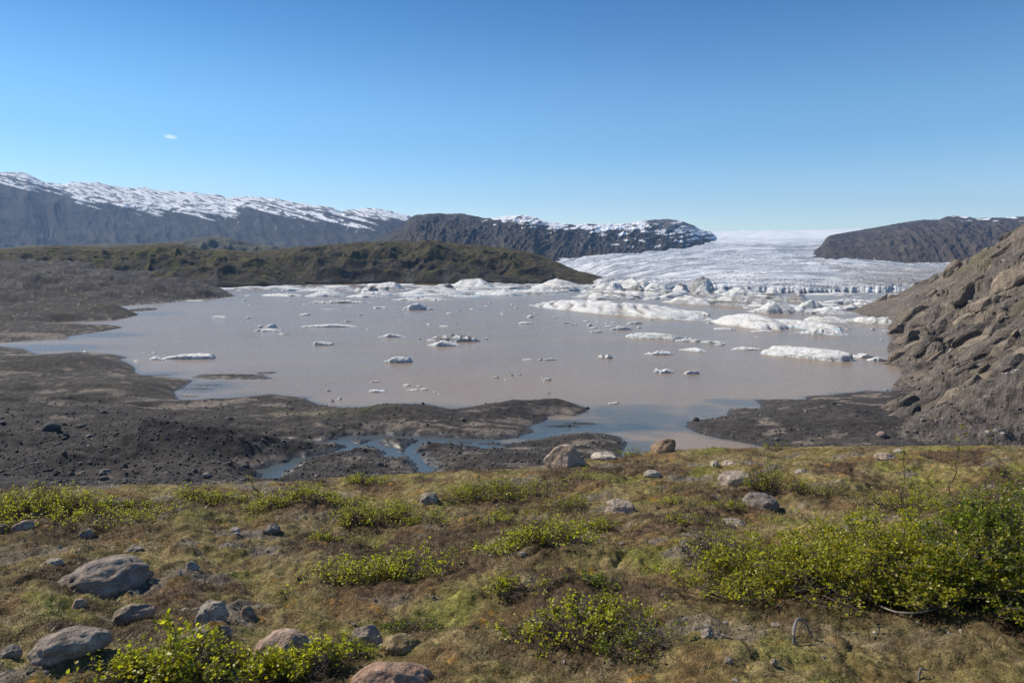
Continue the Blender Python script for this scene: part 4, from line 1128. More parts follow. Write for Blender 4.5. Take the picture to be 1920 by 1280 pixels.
G1, G2, G3, G4 = (.185, .165, .15), (.145, .135, .13), (.24, .23, .215), (.26, .205, .17)
boulder(192, 1112, 182, 64, 'largest smooth grey boulder half sunk in moss, with a long low dome', 1, .35, .62, col=G1, angular=.2, lump=.22)
boulder(135, 1230, 142, 47, 'broad grey-brown boulder in front, below the largest one', 12, .35, .6, col=G1, angular=.1, lump=.18)
boulder(20, 1232, 40, 28, 'small dark pointed boulder cut by the edge of the picture', 3, .3, .9, col=G2, angular=.7)
boulder(397, 1170, 62, 36, 'small pale blue-grey boulder with a smooth wavy top', 4, .35, .8, col=G3, angular=.3, lump=.25, lich=.1)
boulder(398, 1212, 82, 40, 'boulder wearing a thick cap of orange-brown moss', 5, .35, .7, col=G1, moss=.75, mosscol=(.135, .075, .012), angular=.2)
boulder(252, 1158, 78, 28, 'low brown-grey boulder between the two big smooth ones', 6, .4, .6, col=(.19, .16, .135))
boulder(147, 1141, 32, 20, 'small pinkish angular stone just below the largest boulder', 7, .35, .8, col=G4, angular=.8)
boulder(464, 1158, 32, 24, 'small brown wedge-shaped stone in the heather', 8, .3, .8, col=(.17, .14, .12), angular=.9)
boulder(530, 1246, 112, 68, 'big pink-grey boulder mostly hidden by a leafy shrub', 9, .35, .8, col=G4, angular=.2, lump=.12)
boulder(688, 1210, 78, 50, 'angular split boulder with one dark shaded face', 10, .3, .8, col=(.21, .185, .165), angular=.9)
boulder(735, 1292, 165, 54, 'flat reddish-brown boulder at the very front', 11, .4, .6, col=(.235, .165, .13), angular=.2, lump=.15, lich=.1)
boulder(752, 1226, 92, 36, 'low rough boulder overgrown with tan moss behind the reddish one', 12, .45, .7, col=(.19, .155, .09), moss=.6, mosscol=(.18, .14, .065))
boulder(1059, 876, 86, 46, 'tall tan boulder standing at the brow, one face in shade', 13, .25, .8, col=(.28, .23, .19), angular=.75, lump=.12, skew=.28, lich=.1)
boulder(1132, 861, 52, 15, 'low pale stone beside the tall boulder at the brow', 14, .4, .8, col=(.34, .32, .29), angular=.5)
boulder(1245, 850, 64, 33, 'brown pointed boulder like a tilted wedge at the brow', 15, .25, .7, col=(.215, .16, .115), angular=1.0, lump=.08, skew=.5)
boulder(1166, 958, 74, 30, 'pale flat-topped stone lying in the open moss mid-bank', 16, .35, .8, col=(.27, .235, .20), angular=.6)
boulder(1382, 914, 78, 30, 'rounded grey boulder, the upper of a pair in the moss', 17, .3, .8, col=(.22, .195, .175), angular=.3)
boulder(1426, 952, 72, 32, 'darker grey boulder, the lower of a pair in the moss', 18, .3, .8, col=G2, angular=.4)
boulder(1222, 895, 36, 11, 'small flat pale stone below the brow', 19, .4, .7, col=G3)
boulder(1340, 874, 18, 9, 'very small whitish stone in tan moss under the pointed boulder', 20, .35, .9, col=(.36, .34, .3))
boulder(1366, 871, 30, 9, 'thin whitish stone sunk in tan moss beside a tiny one', 21, .45, .7, col=(.34, .31, .27))
boulder(1658, 862, 38, 13, 'flat pinkish stone near the brow under the hillside scree', 22, .35, .7, col=(.27, .22, .19))
boulder(1685, 848, 20, 8, 'small grey stone on the brow above the flat pinkish one', 23, .35, .8, col=G3)
boulder(511, 1001, 32, 16, 'small dark round stone in orange-tinted moss', 24, .3, .8, col=G2)
boulder(441, 999, 22, 9, 'little pale stone left of the dark round one', 25, .4, .8, col=G3)
boulder(805, 944, 44, 20, 'two-humped grey stone standing alone beyond the shrubs', 27, .35, .8, col=(.22, .2, .175), angular=.5)
boulder(252, 1034, 34, 12, 'small pointed grey stone behind the largest boulder', 30, .35, .8, col=G1, angular=.8)
boulder(360, 1068, 30, 18, 'rough dark grey lichen-speckled stone right of the largest boulder', 31, .3, .8, col=(.2, .19, .18), angular=.6, lich=.8)
boulder(100, 1057, 38, 12, 'thin pale stone above the largest boulder', 32, .45, .7, col=G3)
boulder(165, 1006, 36, 13, 'stone with an orange moss edge near the creeping shrub', 33, .4, .7, col=G1, moss=.6, mosscol=(.2, .12, .02))
boulder(3, 1001, 30, 16, 'dark stone at the picture edge under the creeping shrub', 34, .3, .8, col=G2)
boulder(1326, 1194, 24, 17, 'grey pebble-like stone in the gravel patch', 35, .3, .9, col=G1)
boulder(1366, 1243, 18, 13, 'small dark grey stone casting a long thin shadow', 36, .2, .9, col=G2)
boulder(1450, 1251, 15, 14, 'little brown upright stone in dry grass', 37, .25, .9, col=(.17, .145, .125))
boulder(90, 950, 40, 14, 'grey stone showing between the bright shrubs', 39, .4, .8, col=G1)
boulder(45, 992, 40, 18, 'pinkish stone inside the creeping shrub at the edge', 40, .4, .8, col=G4)
boulder(1375, 985, 50, 12, 'low grey outcrop of stone in tan moss left of the thicket', 42, .45, .7, col=(.2, .18, .165))
boulder(1500, 885, 22, 8, 'pale little stone in the moss above the thicket', 43, .4, .8, col=G3)
boulder(980, 1046, 16, 7, 'small blue-grey stone under the dark heather', 46, .35, .8, col=G3)

# boulder and stones on the moraine
def moraine_rock(px, py, wpx, hpx, label, seed, group=None, **kw):
    q = at(px, py, 2.5); z = ground_z(q[0], q[1])[0]; q = at(px, py, z); z = ground_z(q[0], q[1])[0]
    m = q[1] / F; w_, h_ = wpx * m, hpx * m
    o = link('boulder', rock_mesh(w_ / 2, w_ / 2 * .8, h_ * .6, seed, ico=ICO3, **kw), m_rock)
    o.location = (q[0], q[1], z + h_ * .28)
    return tag(o, label, 'boulder', group)
moraine_rock(96, 808, 34, 22, 'big lone rounded dark boulder sitting on the grey moraine', 60, col=(.085, .08, .075), angular=.1, lump=.1)
moraine_rock(1305, 798, 13, 8, 'dark boulder at the tip of the gravel spit under the hillside', 61, col=(.07, .062, .055), angular=.5)
moraine_rock(793, 751, 6, 5, 'black stone in the water just off the moraine shore', 62, col=(.05, .045, .042))
moraine_rock(1102, 773, 7, 5, 'black stone at the tip of the moraine point by the outlet', 63, col=(.05, .045, .042))
moraine_rock(861, 845, 8, 6, 'dark angular stone standing by the braided stream', 64, col=(.075, .07, .065), angular=.8)
moraine_rock(711, 873, 11, 7, 'pale grey boulder beside the stream near the brow', 65, col=(.18, .17, .16))
moraine_rock(1187, 815, 8, 4, 'black stone alone in the shallow outlet water', 66, col=(.05, .05, .05))
moraine_rock(152, 833, 9, 6, 'dark stone right of the big lone boulder', 67, col=(.075, .07, .066))
moraine_rock(1562, 758, 12, 6, 'largest dark boulder on the gravel spit', 68, col=(.09, .08, .072), angular=.6)
moraine_rock(195, 895, 18, 9, 'low dark boulder on the moraine right below the brow', 69, col=(.1, .095, .09))
moraine_rock(235, 878, 11, 8, 'upright dark stone on the moraine near the brow', 70, col=(.08, .075, .07), angular=.7)
moraine_rock(1653, 822, 20, 12, 'pinkish boulder at the foot of the scree', 71, col=(.28, .2, .16), angular=.4)
moraine_rock(1730, 803, 26, 11, 'long brown slab of rock on the scree', 72, col=(.24, .19, .155), angular=.7)
moraine_rock(365, 885, 14, 8, 'dark stone at the foot of the dark moraine mound', 73, col=(.075, .07, .066), angular=.6)

stones = [rock_mesh(1, .85, .7, 80 + i, ico=ICO3, col=cc, angular=.6, lich=.15) for i, cc in enumerate([(.095, .086, .078), (.08, .072, .066), (.15, .135, .12), (.115, .10, .087), (.20, .18, .16)])]
rs = np.random.default_rng(21)
def scatter(n, boxes, smin, smax, label, group, cats='stone', pal=(0, 1, 2, 3, 4)):
    pts = []
    while len(pts) < n:
        b = boxes[rs.integers(len(boxes))]
        q = at(rs.uniform(b[0], b[2]), rs.uniform(b[1], b[3]), 1.5)
        pts.append(q)
    pts = np.array(pts); z = ground_z(pts[:, 0], pts[:, 1])
    for q, zz in zip(pts, z):
        if zz < .02:
            continue
        s = smin + (smax - smin) * rs.random() ** 4
        o = link('stone', stones[pal[rs.integers(len(pal))]], m_rock)
        o.location = (q[0], q[1], zz + s * .2); o.scale = (s * rs.uniform(.8, 1.3), s * rs.uniform(.8, 1.2), s * rs.uniform(.7, 1.1)); o.rotation_euler = (0, 0, rs.uniform(0, 6.28))
        tag(o, label, cats, group)
scatter(100, [(0, 800, 520, 915), (0, 840, 520, 915), (0, 760, 450, 850)], .22, .95, 'dark loose stone on the black moraine west of the braided stream', 'stones on the western moraine')
scatter(75, [(480, 770, 1000, 890), (560, 830, 1150, 885)], .16, .6, 'dark loose stone on the moraine around the braided stream', 'stones round the braided stream')
scatter(35, [(1290, 755, 1620, 835)], .16, .6, 'dark loose stone on the gravel spit below the hillside', 'stones on the gravel spit')

def rubble(name, label, pts, sizes, colf, mat, kindlabel='gravel'):
    V, Fc = ICO1
    n = len(pts)
    j = rs.uniform(.6, 1.25, (n, len(V), 1)) * rs.uniform(.7, 1.3, (n, 1, 3)) * np.array([1, 1, .75])
    a = rs.uniform(0, 2 * pi, n); ca, sa = np.cos(a)[:, None], np.sin(a)[:, None]
    P = V[None] * j * sizes[:, None, None]
    P = np.stack([P[..., 0] * ca - P[..., 1] * sa, P[..., 0] * sa + P[..., 1] * ca, P[..., 2]], -1) + pts[:, None, :]
    fc = (Fc[None] + (np.arange(n) * len(V))[:, None, None]).reshape(-1, 3)
    c = np.repeat(colf(n)[:, None], len(V), 1)
    o = link(name, make_mesh(name, P.reshape(-1, 3), [fc], c, False), mat)
    return tag(o, label, kindlabel, kind='stuff')
# fine gravel of the moraine
n = 22000
px = rs.uniform(-60, 1700, n); py = 745 + 175 * rs.random(n) ** .6
q = at(px, py, 1.2); z = ground_z(q[:, 0], q[:, 1]); k = (z > .05) & (z < 9)
q = q[k]; q[:, 2] = z[k] + .03
sz = .05 + .26 * rs.random(len(q)) ** 5
rubble('moraine_gravel', 'fine dark gravel strewn over the moraine plain', q, sz, lambda n: np.array([.105, .093, .082]) * rs.lognormal(0, .5, (n, 1)), m_rock)
# scree on the hillside
n = 7000
tt_, yy_ = rs.uniform(.47, .82, n), np.exp(rs.uniform(math.log(85), math.log(420), n))
hx, hy = tt_ * yy_, yy_
hz_, sc_, s_, rb_, cr_ = hillz(hx, hy); k = (s_ > 2) & (hz_ > .2) & (rs.random(n) < .25 + .75 * sc_)
q = np.stack([hx, hy, hz_ + .05], -1)[k]
sz = (.12 + .75 * rs.random(len(q)) ** 6) * np.clip(q[:, 1] / 160, .6, 1.6)
rubble('scree', 'loose scree stones on the rocky hillside', q, sz, lambda n: np.array([.19, .165, .14]) * rs.lognormal(0, .35, (n, 1)), m_rock, 'scree')

# rock outcrops of the hillside: one part of it
n = 2600
tt_, yy_ = rs.uniform(.48, .84, n), np.exp(rs.uniform(math.log(118), math.log(500), n))
ox, oy = tt_ * yy_, yy_
oz, sc_, s_, rb_, cr_ = hillz(ox, oy)
cl_ = fbm(ox / 26, oy / 26, 2, 871)
k = (s_ > 4) & (sc_ < .35) & (cl_ > -.12)
idx = np.nonzero(k)[0][:720]
VV, FF, CC = [], [], []; off = 0
for i in idx:
    size = (.6 + 4.7 * rs.random() ** 3.0) * np.clip(oy[i] / 200, .75, 1.5)
    p = ICO3[0].copy()
    for _ in range(10):
        d = rs.normal(size=3); d /= np.linalg.norm(d); lim = rs.uniform(.45, .9)
        p = p - np.maximum(p @ d - lim, 0)[:, None] * d * .95
    p = p * (1 + .09 * fbm3(p * 1.9 + i, 3, int(i)) )[:, None]
    p = p * np.array([rs.uniform(1.2, 2.2), rs.uniform(.6, 1.0), rs.uniform(.55, .9)]) * size
    M = Matrix.Rotation(-.16 + rs.normal() * .25 + .35, 3, 'Z') @ Matrix.Rotation(-.55 + rs.normal() * .15, 3, 'Y') @ Matrix.Rotation(rs.normal() * .3, 3, 'X')
    p = p @ np.array(M).T + np.array([ox[i], oy[i], oz[i] - size * .18])
    c = np.empty(p.shape); c[:] = np.array([(.225, .182, .14), (.18, .15, .122), (.285, .228, .17), (.13, .112, .095)][rs.integers(4)]) * rs.uniform(.85, 1.1)
    VV.append(p); FF.append(ICO3[1] + off); CC.append(c); off += len(p)
oc = link('rock_outcrops', make_mesh('rock_outcrops', np.concatenate(VV), [np.concatenate(FF)], np.concatenate(CC), False), m_crag, ho)
oc['kind'] = 'stuff'

# ------------------------------------------------------------------ plants of the bank
def leaf_mat(name, c0, gloss=.35, trans=.45):
    t = NT(name)
    c = t.n('Attribute', attribute_name='Col').outputs['Color']
    b = t.n('BsdfPrincipled', {'Base Color': c, 'Roughness': .38, 'Specular IOR Level': gloss})
    tr = t.n('BsdfTranslucent', {'Color': t.mulc(c, (1.3, 1.35, .6))})
    return t.surf(t.n('MixShader', {0: trans, 1: b, 2: tr}))
m_leaf = leaf_mat('young birch leaf', 0, .5, .58)
m_blade = leaf_mat('dry plant fibre', 0, .15, .25)
t = NT('birch twig bark'); p = t.pos()
m_twig = t.surf(t.n('BsdfPrincipled', {'Base Color': t.mix(t.noise(60, 3, .6, p), (.05, .034, .026, 1), (.15, .12, .10, 1)), 'Roughness': .8}))
LEAFC = [np.array([(.36, .345, .026), (.29, .285, .024), (.42, .39, .045), (.31, .21, .035)]), np.array([(.19, .22, .020), (.14, .175, .018), (.26, .275, .03), (.2, .16, .03)]), np.array([(.40, .395, .024), (.33, .335, .022), (.46, .44, .05), (.34, .28, .03)])]


def tubes(A, B, ra, rb_):
    """three-sided tapering sticks from A to B"""
    n = len(A); d = B - A; L = np.linalg.norm(d, axis=1, keepdims=True) + 1e-9; d = d / L
    up = np.where(np.abs(d[:, 2:3]) > .9, [[1., 0, 0]], [[0., 0, 1]])
    e1 = np.cross(d, up); e1 /= np.linalg.norm(e1, axis=1, keepdims=True); e2 = np.cross(d, e1)
    V = []
    for P, r in ((A, ra), (B, rb_)):
        r = np.broadcast_to(np.asarray(r, float), (n,))[:, None]
        for k in range(3):
            V.append(P + r * (math.cos(k * 2.0944) * e1 + math.sin(k * 2.0944) * e2))
    V = np.stack(V, 1).reshape(-1, 3)
    b = (np.arange(n) * 6)[:, None]
    Fq = np.concatenate([b + np.array([[k, (k + 1) % 3, 3 + (k + 1) % 3, 3 + k]]) for k in range(3)])
    return V, Fq


def leaves(P, nrm, size, cols):
    n = len(P)
    nrm = nrm / np.linalg.norm(nrm, axis=1, keepdims=True)
    rv = rs.normal(size=(n, 3)); a = np.cross(nrm, rv); a /= np.linalg.norm(a, axis=1, keepdims=True); b = np.cross(nrm, a)
    s = size[:, None]
    w_ = .42
    V = np.stack([P, P + s * (a * .3 + b * w_ + nrm * .10), P + s * (a * .72 + b * w_ * .72 + nrm * .07), P + s * a * 1.05, P + s * (a * .72 - b * w_ * .72 + nrm * .07), P + s * (a * .3 - b * w_ + nrm * .10)], 1)
    k = (np.arange(n) * 6)[:, None]
    Fq = np.concatenate([k + np.array([[0, 1, 2, 3]]), k + np.array([[0, 3, 4, 5]])])
    return V.reshape(-1, 3), Fq, np.repeat(cols, 6, 0)


def shrub(px, py, wpx, hpx, nleaf, ls, thr, pal, label, name='shrub', up=0.0):
    q = on_bank(px, py); m = px_m(q)
    W, Hh = wpx * m, hpx * m
    az = math.atan2(q[0], q[1]); f = np.array([math.sin(az), math.cos(az)]); rt = np.array([f[1], -f[0]])
    Dp = min(W * .85, max(W * .5, Hh * 1.4))
    # a low shrub seen from above: part of its picture height is depth
    dep = (H - q[2]) / q[1]
    Hz = max(Hh - Dp * dep * .75, Hh * .48)
    cen = q[:2] + f * Dp * .45
    nb = int(np.clip(nleaf / 34, 12, 150))
    ang = rs.uniform(0, 2 * pi, nb); rr = np.sqrt(rs.random(nb))
    out_ = rs.random(nb) < .2
    bu = np.stack([rr * np.cos(ang), rr * np.sin(ang)], -1)
    base = bu * .55 + rs.normal(size=(nb, 2)) * .06
    h_ = np.sqrt(np.clip(1 - rr ** 2 * .85, .05, 1)) * rs.uniform(.55, 1.05, nb) * (1 + .35 * noise(bu[:, 0] * 2.5 + px, bu[:, 1] * 2.5, 7))
    rr2 = np.where(out_, rs.uniform(1.0, 1.45, nb) / np.maximum(rr, .05), 1.0)[:, None]; bu = bu * rr2; base = base * np.where(rr2 > 1, rr2 * .9, 1); h_ = np.where(out_, h_ * .35 + .1, h_)
    tip = bu + rs.normal(size=(nb, 2)) * .10
    def wp(uv):
        xy = cen + uv[:, :1] * rt * W / 2 + uv[:, 1:] * f * Dp / 2
        return xy, bench(xy[:, 0], xy[:, 1])
    b2, bz = wp(base); t2, tz = wp(tip)
    A = np.column_stack([b2, bz - .02]); T = np.column_stack([t2, tz + h_ * Hz])
    M = (A + T) / 2 + np.column_stack([rs.normal(size=(nb, 2)) * .05 * W, -.12 * h_ * Hz])
    segs_a, segs_b, ra, rb2, twp = [], [], [], [], []
    prev = A; K = 5
    hub = np.tile(np.array([[cen[0], cen[1], 0.0]]), (nb, 1)); hub[:, 2] = bench(hub[:1, 0], hub[:1, 1])[0] - .06
    segs_a.append(hub); segs_b.append(A - [0, 0, .03]); ra.append(np.full(nb, .004)); rb2.append(np.full(nb, .004)); segs_a.append(A - [0, 0, .03]); segs_b.append(A.copy()); ra.append(np.full(nb, .004)); rb2.append(np.full(nb, .004))
    th = .0045 + .0035 * min(Hz, 1.2)
    for k in range(1, K + 1):
        s = k / K
        cur = (1 - s) ** 2 * A + 2 * s * (1 - s) * M + s * s * T
        cur = cur + rs.normal(size=cur.shape) * .012
        segs_a.append(prev); segs_b.append(cur); ra.append(np.full(nb, th * (1.15 - (k - 1) / K))); rb2.append(np.full(nb, th * (1.15 - k / K)))
        if k >= 2:
            for j in range(3):
                d = rs.normal(size=(nb, 3)); d[:, 2] = np.abs(d[:, 2]) * .55 + .15; d /= np.linalg.norm(d, axis=1, keepdims=True)
                Lt = (.10 + .16 * rs.random((nb, 1))) * max(.45, min(1, Hz + .35)) * (.6 + .5 * rs.random((nb, 1)))
                e = cur + d * Lt
                segs_a.append(cur); segs_b.append(e); ra.append(np.full(nb, th * .42)); rb2.append(np.full(nb, th * .15))
                twp.append((cur, e))
        prev = cur
    V, Fq = tubes(np.concatenate(segs_a), np.concatenate(segs_b), np.concatenate(ra), np.concatenate(rb2))
    root = bpy.data.objects.new(name, None); COL.objects.link(root)
    org = np.array([cen[0], cen[1], bench(np.array([cen[0]]), np.array([cen[1]]))[0]])
    root.location = org; root.empty_display_size = .2
    tag(root, label, 'shrub')
    link('branches', make_mesh('branches', V - org, [Fq]), m_twig, root)
    S0 = np.concatenate([a for a, b in twp]); S1 = np.concatenate([b for a, b in twp])
    nt_ = len(S0); i = rs.integers(0, nt_, int(nleaf * 2.2)); s = rs.random((len(i), 1)) ** .7
    P = S0[i] * (1 - s) + S1[i] * s + rs.normal(size=(len(i), 3)) * ls * .55
    clump = fbm3(P * 5.5, 2, int(px)) + .25 * rs.normal(size=len(P))
    gz_ = bench(P[:, 0], P[:, 1])
    rel = (P[:, 2] - gz_) / max(Hz, .05)
    P = P[(clump > thr) & (P[:, 2] > gz_ + .012) & (rs.random(len(P)) < .35 + 1.1 * rel)][:nleaf]
    n_ = len(P)
    nrm = rs.normal(size=(n_, 3)) * .62 + np.array([-.15, .0, .65])
    pc = LEAFC[pal]
    cc = pc[rs.choice(4, n_, p=[.4, .3, .2, .1])] * rs.lognormal(0, .22, (n_, 1))
    Vl, Fl, Cl = leaves(P - org, nrm, ls * rs.uniform(.55, 1.25, n_), cc)
    link('foliage', make_mesh('foliage', Vl, [Fl], Cl), m_leaf, root)
    return root


for (p_, wpx, hpx, nl, ls, thr, pal, lb) in SHRUBS:
    shrub(p_[0], p_[1], wpx, hpx, int(nl * 1.7), ls * .74, thr, pal, lb)


def sapling(px, py, wpx, hpx, nl, ls, pal, label, lean=0.0, name='sapling', thick=.008):
    q = on_bank(px, py); m = px_m(q); W, Hh = wpx * m, hpx * m
    az = math.atan2(q[0], q[1]); rt = np.array([math.cos(az), -math.sin(az), 0])
    K = 9; pts = [q + np.array([0, 0, -.03])]
    for k in range(1, K + 1):
        s = k / K
        pts.append(q + rt * (lean * W * s ** 1.3 + rs.normal() * .012) + np.array([0, rs.normal() * .015, Hh * s]))
    pts = np.array(pts)
    A, B = [pts[:-1]], [pts[1:]]; r = thick * (1.1 - np.arange(K + 1) / K * .85); ra, rb2 = [r[:-1]], [r[1:]]
    tw = []
    for k in range(2, K + 1):
        for j in range(4):
            a = rs.uniform(0, 2 * pi); L = W * .5 * (1.15 - k / K * .75) * rs.uniform(.4, 1)
            d = np.array([math.cos(a), math.sin(a), rs.uniform(.2, .9)]); d /= np.linalg.norm(d)
            e = pts[k] + d * L
            A.append(pts[k][None]); B.append(e[None]); ra.append([thick * .35]); rb2.append([thick * .1]); tw.append((pts[k], e))
    V, Fq = tubes(np.concatenate(A), np.concatenate(B), np.concatenate(ra), np.concatenate(rb2))
    root = bpy.data.objects.new(name, None); COL.objects.link(root); root.location = q
    tag(root, label, 'sapling')
    link('branches', make_mesh('branches', V - q, [Fq]), m_twig, root)
    i = rs.integers(0, len(tw), nl); s = rs.uniform(.3, 1.05, (nl, 1)); S = np.array(tw)
    P = S[i, 0] * (1 - s) + S[i, 1] * s + rs.normal(size=(nl, 3)) * ls * .5
    cc = LEAFC[pal][rs.choice(4, nl)] * rs.lognormal(0, .2, (nl, 1))
    Vl, Fl, Cl = leaves(P - q, rs.normal(size=(nl, 3)) * .6 + np.array([0, 0, .6]), ls * rs.uniform(.6, 1.2, nl), cc)
    link('foliage', make_mesh('foliage', Vl, [Fl], Cl), m_leaf, root)
sapling(1689, 965, 60, 120, 150, .02, 0, 'slender sapling with a pale straight stem behind the thicket')
sapling(1782, 925, 60, 128, 130, .02, 0, 'tallest thin sapling rising past the brow, its tip against the scree', lean=.25)
sapling(1740, 960, 50, 70, 120, .02, 0, 'short crooked sapling between the two taller ones')
sapling(1882, 965, 26, 80, 40, .02, 0, 'bare pale-stemmed sapling at the back of the thicket', thick=.006)
sapling(1848, 950, 40, 70, 90, .02, 0, 'short leafy sapling beside the bare pale-stemmed one')
sapling(493, 945, 40, 52, 60, .02, 0, 'leaning dark sapling with few leaves at the brow', lean=-.55, thick=.011)
sapling(332, 1280, 110, 125, 170, .026, 2, 'upright leafy shoot in front of the mossy boulders', thick=.007)
sapling(1858, 835, 24, 30, 30, .018, 0, 'tiny twiggy sapling on the brow near the picture edge')

# crooked driftwood-like root
def bent_stick(pts_px, hts, r, label):
    P = []
    for (x, y), h in zip(pts_px, hts):
        q = on_bank(x, y); P.append(q + np.array([0, 0, h]))
    P = np.array(P); o0 = P[0].copy()
    tt = np.linspace(0, 1, 26); k = np.linspace(0, 1, len(P))
    C = np.column_stack([np.interp(tt, k, P[:, i]) for i in range(3)])
    for _ in range(3):
        C[1:-1] = (C[:-2] + 2 * C[1:-1] + C[2:]) / 4
    ring = 8; a = np.linspace(0, 2 * pi, ring, endpoint=False)
    d = np.gradient(C, axis=0); d /= np.linalg.norm(d, axis=1, keepdims=True)
    e1 = np.cross(d, [0, .3, 1]); e1 /= np.linalg.norm(e1, axis=1, keepdims=True); e2 = np.cross(d, e1)
    rr = r * (1 - .5 * tt) * (1 + .15 * np.sin(tt * 23))
    V = C[:, None] + rr[:, None, None] * (np.cos(a)[None, :, None] * e1[:, None] + np.sin(a)[None, :, None] * e2[:, None]) - o0
    o = link('dead_branch', make_mesh('dead_branch', V.reshape(-1, 3), [grid_faces(26, ring, True)]), m_wood); o.location = o0
    tag(o, label, 'dead branch')
t = NT('grey dead wood'); p = t.pos()
m_wood = t.surf(t.n('BsdfPrincipled', {'Base Color': t.mix(t.noise(90, 4, .6, p), (.10, .08, .07, 1), (.30, .26, .23, 1)), 'Roughness': .85}))
bent_stick([(1490, 1207), (1486, 1207), (1492, 1200), (1506, 1200), (1524, 1198)], [-.01, .07, .13, .12, .0], .011, 'bent grey dead branch arching out of the moss in front of the thicket')
bent_stick([(1722, 1278), (1724, 1270), (1740, 1266)], [-.01, .05, .03], .007, 'short bent dead twig at the bottom edge of the picture')
bent_stick([(1640, 1147), (1680, 1160), (1720, 1165), (1760, 1160), (1790, 1150)], [.05, .04, .05, .07, .12], .007, 'long pale dead branch lying along the foot of the thicket')

# ---- ground cover (nobody could count it)
def blades(n, rmin, rmax, keep, lo, hi, wid, tilt, colf, name, label, cat, curl=.5, rp=1.0, seed=0):
    r = rmin * (rmax / rmin) ** (rs.random(n) ** rp); az = np.radians(rs.uniform(-39, 39, n))
    x, y = r * np.sin(az), r * np.cos(az)
    k = keep(x, y); x, y, r = x[k], y[k], r[k]
    n = len(x); z = bench(x, y)
    L = rs.uniform(lo, hi, n) * (.8 + .5 * rs.random(n)); a = rs.uniform(0, 2 * pi, n); tl = np.clip(rs.normal(tilt, .3, n), 0, 1.5)
    wdt = wid * np.maximum(1, r / 4.5) * rs.uniform(.7, 1.3, n)
    d = np.stack([np.cos(a) * np.sin(tl), np.sin(a) * np.sin(tl), np.cos(tl)], -1)
    sd_ = np.stack([-np.sin(a), np.cos(a), 0 * a], -1)
    P = np.stack([x, y, z - .006], -1)
    mid = P + d * L[:, None] * .55
    d2 = d.copy(); d2[:, 2] -= curl * np.sin(tl); end = mid + d2 * L[:, None] * .45
    end[:, 2] = np.maximum(end[:, 2], z + .002)
    w2 = (wdt * .5)[:, None]
    V = np.stack([P - sd_ * w2, P + sd_ * w2, mid + sd_ * w2 * .8, mid - sd_ * w2 * .8, end], 1)
    b = (np.arange(n) * 5)[:, None]
    c = np.repeat(colf(n, x, y), 5, 0)
    o = link(name, make_mesh(name, V.reshape(-1, 3), [b + np.array([[0, 1, 2, 3]]), b + np.array([[3, 2, 4]])], c), m_blade)
    return tag(o, label, cat, kind='stuff')
def pick(pal, n, sg=.3):
    pal = np.array(pal); return pal[rs.integers(0, len(pal), n)] * rs.lognormal(0, sg, (n, 1))
def rnd(n): return rs.random(n)
blades(210000, 2.2, 13.5, lambda x, y: rnd(len(x)) < .25 + .75 * masks(x, y)[3] * (1 - masks(x, y)[1]) * (1 - .8 * masks(x, y)[0]), .025, .075, .0026, 1.05, lambda n, x, y: pick([(.235, .18, .09), (.19, .145, .062), (.15, .112, .048), (.31, .245, .145)], n), 'dry_grass', 'short tangled dry grass over the mossy bank', 'grass')
blades(280000, 2.2, 13.5, lambda x, y: rnd(len(x)) < .15 + .5 * (1 - masks(x, y)[1]) * (1 - masks(x, y)[0]), .010, .028, .0030, .75, lambda n, x, y: pick([(.15, .122, .04), (.18, .145, .058), (.11, .10, .028), (.13, .085, .034)], n), 'woolly_moss', 'curly tan and olive moss covering the bank', 'moss')
blades(190000, 2.2, 13.5, lambda x, y: rnd(len(x)) < .9 * masks(x, y)[0], .02, .065, .0026, .75, lambda n, x, y: pick([(.095, .05, .03), (.062, .038, .026), (.125, .066, .04), (.07, .058, .024)], n), 'heather', 'low brown heather in patches and round the shrub feet', 'heather', .1)
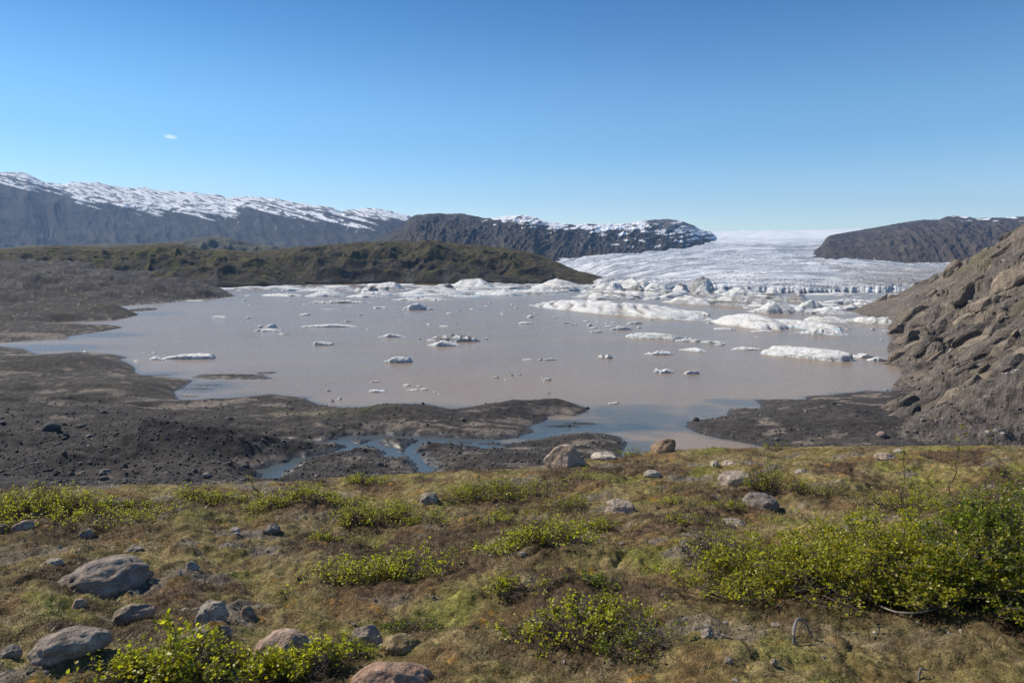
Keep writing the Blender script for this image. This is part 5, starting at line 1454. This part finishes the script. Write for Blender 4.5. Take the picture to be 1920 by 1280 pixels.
# little green leaves of creeping plants
n = 60000
r = 2.3 * (12.5 / 2.3) ** rs.random(n); az = np.radians(rs.uniform(-39, 39, n)); x, y = r * np.sin(az), r * np.cos(az)
mk = masks(x, y); k = rs.random(n) < mk[2] * .55 + .05 * mk[0]; x, y, r = x[k], y[k], r[k]
P = np.stack([x, y, bench(x, y) + rs.uniform(.004, .03, len(x))], -1)
Vl, Fl, Cl = leaves(P, rs.normal(size=P.shape) * .5 + np.array([0, 0, .7]), rs.uniform(.006, .013, len(x)) * np.maximum(1, r / 6), pick([(.09, .12, .015), (.13, .15, .02), (.07, .085, .015), (.16, .12, .02), (.20, .19, .10)], len(x), .25))
tag(link('creeping_plants', make_mesh('creeping_plants', Vl, [Fl], Cl), m_leaf), 'tiny-leaved green creeping plants in the moss', 'ground cover', kind='stuff')
# gravel in the bare patches
n = 26000
r = 2.3 * (13 / 2.3) ** rs.random(n); az = np.radians(rs.uniform(-39, 39, n)); x, y = r * np.sin(az), r * np.cos(az)
k = rs.random(n) < masks(x, y)[1] * .85 + .012; x, y = x[k], y[k]
q = np.stack([x, y, bench(x, y) + .002], -1)
rubble('bank_gravel', 'small grey gravel in the bare patches of the bank', q, .004 + .022 * rs.random(len(q)) ** 5, lambda n: np.array([.19, .165, .14]) * rs.lognormal(0, .4, (n, 1)), m_rock)

# ------------------------------------------------------------------ one shred of cloud, beyond the air
cp = ray(320, 257); dist = 24000
cl = bpy.data.meshes.new('cloud'); bm = bmesh.new()
bmesh.ops.create_icosphere(bm, subdivisions=5, radius=1)
for v in bm.verts:
    k = 1 + .35 * float(noise3(np.array(v.co) * 1.7 + 2, 5)); v.co = (v.co.x * 200 * k, v.co.y * 420 * k, (v.co.z * 26 + v.co.x * 30) * k)
bm.to_mesh(cl); bm.free()
t = NT('thin cloud vapour'); p = t.pos()
q = t.n('Mapping', {'Vector': p, 'Scale': (1 / 200, 1 / 420, 0)}).outputs[0]
ln = t.n('VectorMath', {0: q}, operation='LENGTH').outputs['Value']
al = t.math('MULTIPLY', t.remap(ln, .15, .95, 1, 0), t.remap(t.noise(.014, 6, .65, p, .8), .38, .6, 0, .8), True)
t.surf(t.n('MixShader', {0: al, 1: t.n('BsdfTransparent'), 2: t.n('BsdfTranslucent', {'Color': (.9, .95, 1, 1)})}))
co = link('cloud', cl, t.m); s_ = dist / float(cp[1]); co.location = (float(cp[0]) * s_, dist, H + float(cp[2]) * s_)
tag(co, 'single small shred of white cloud low in the clear blue sky', 'cloud')
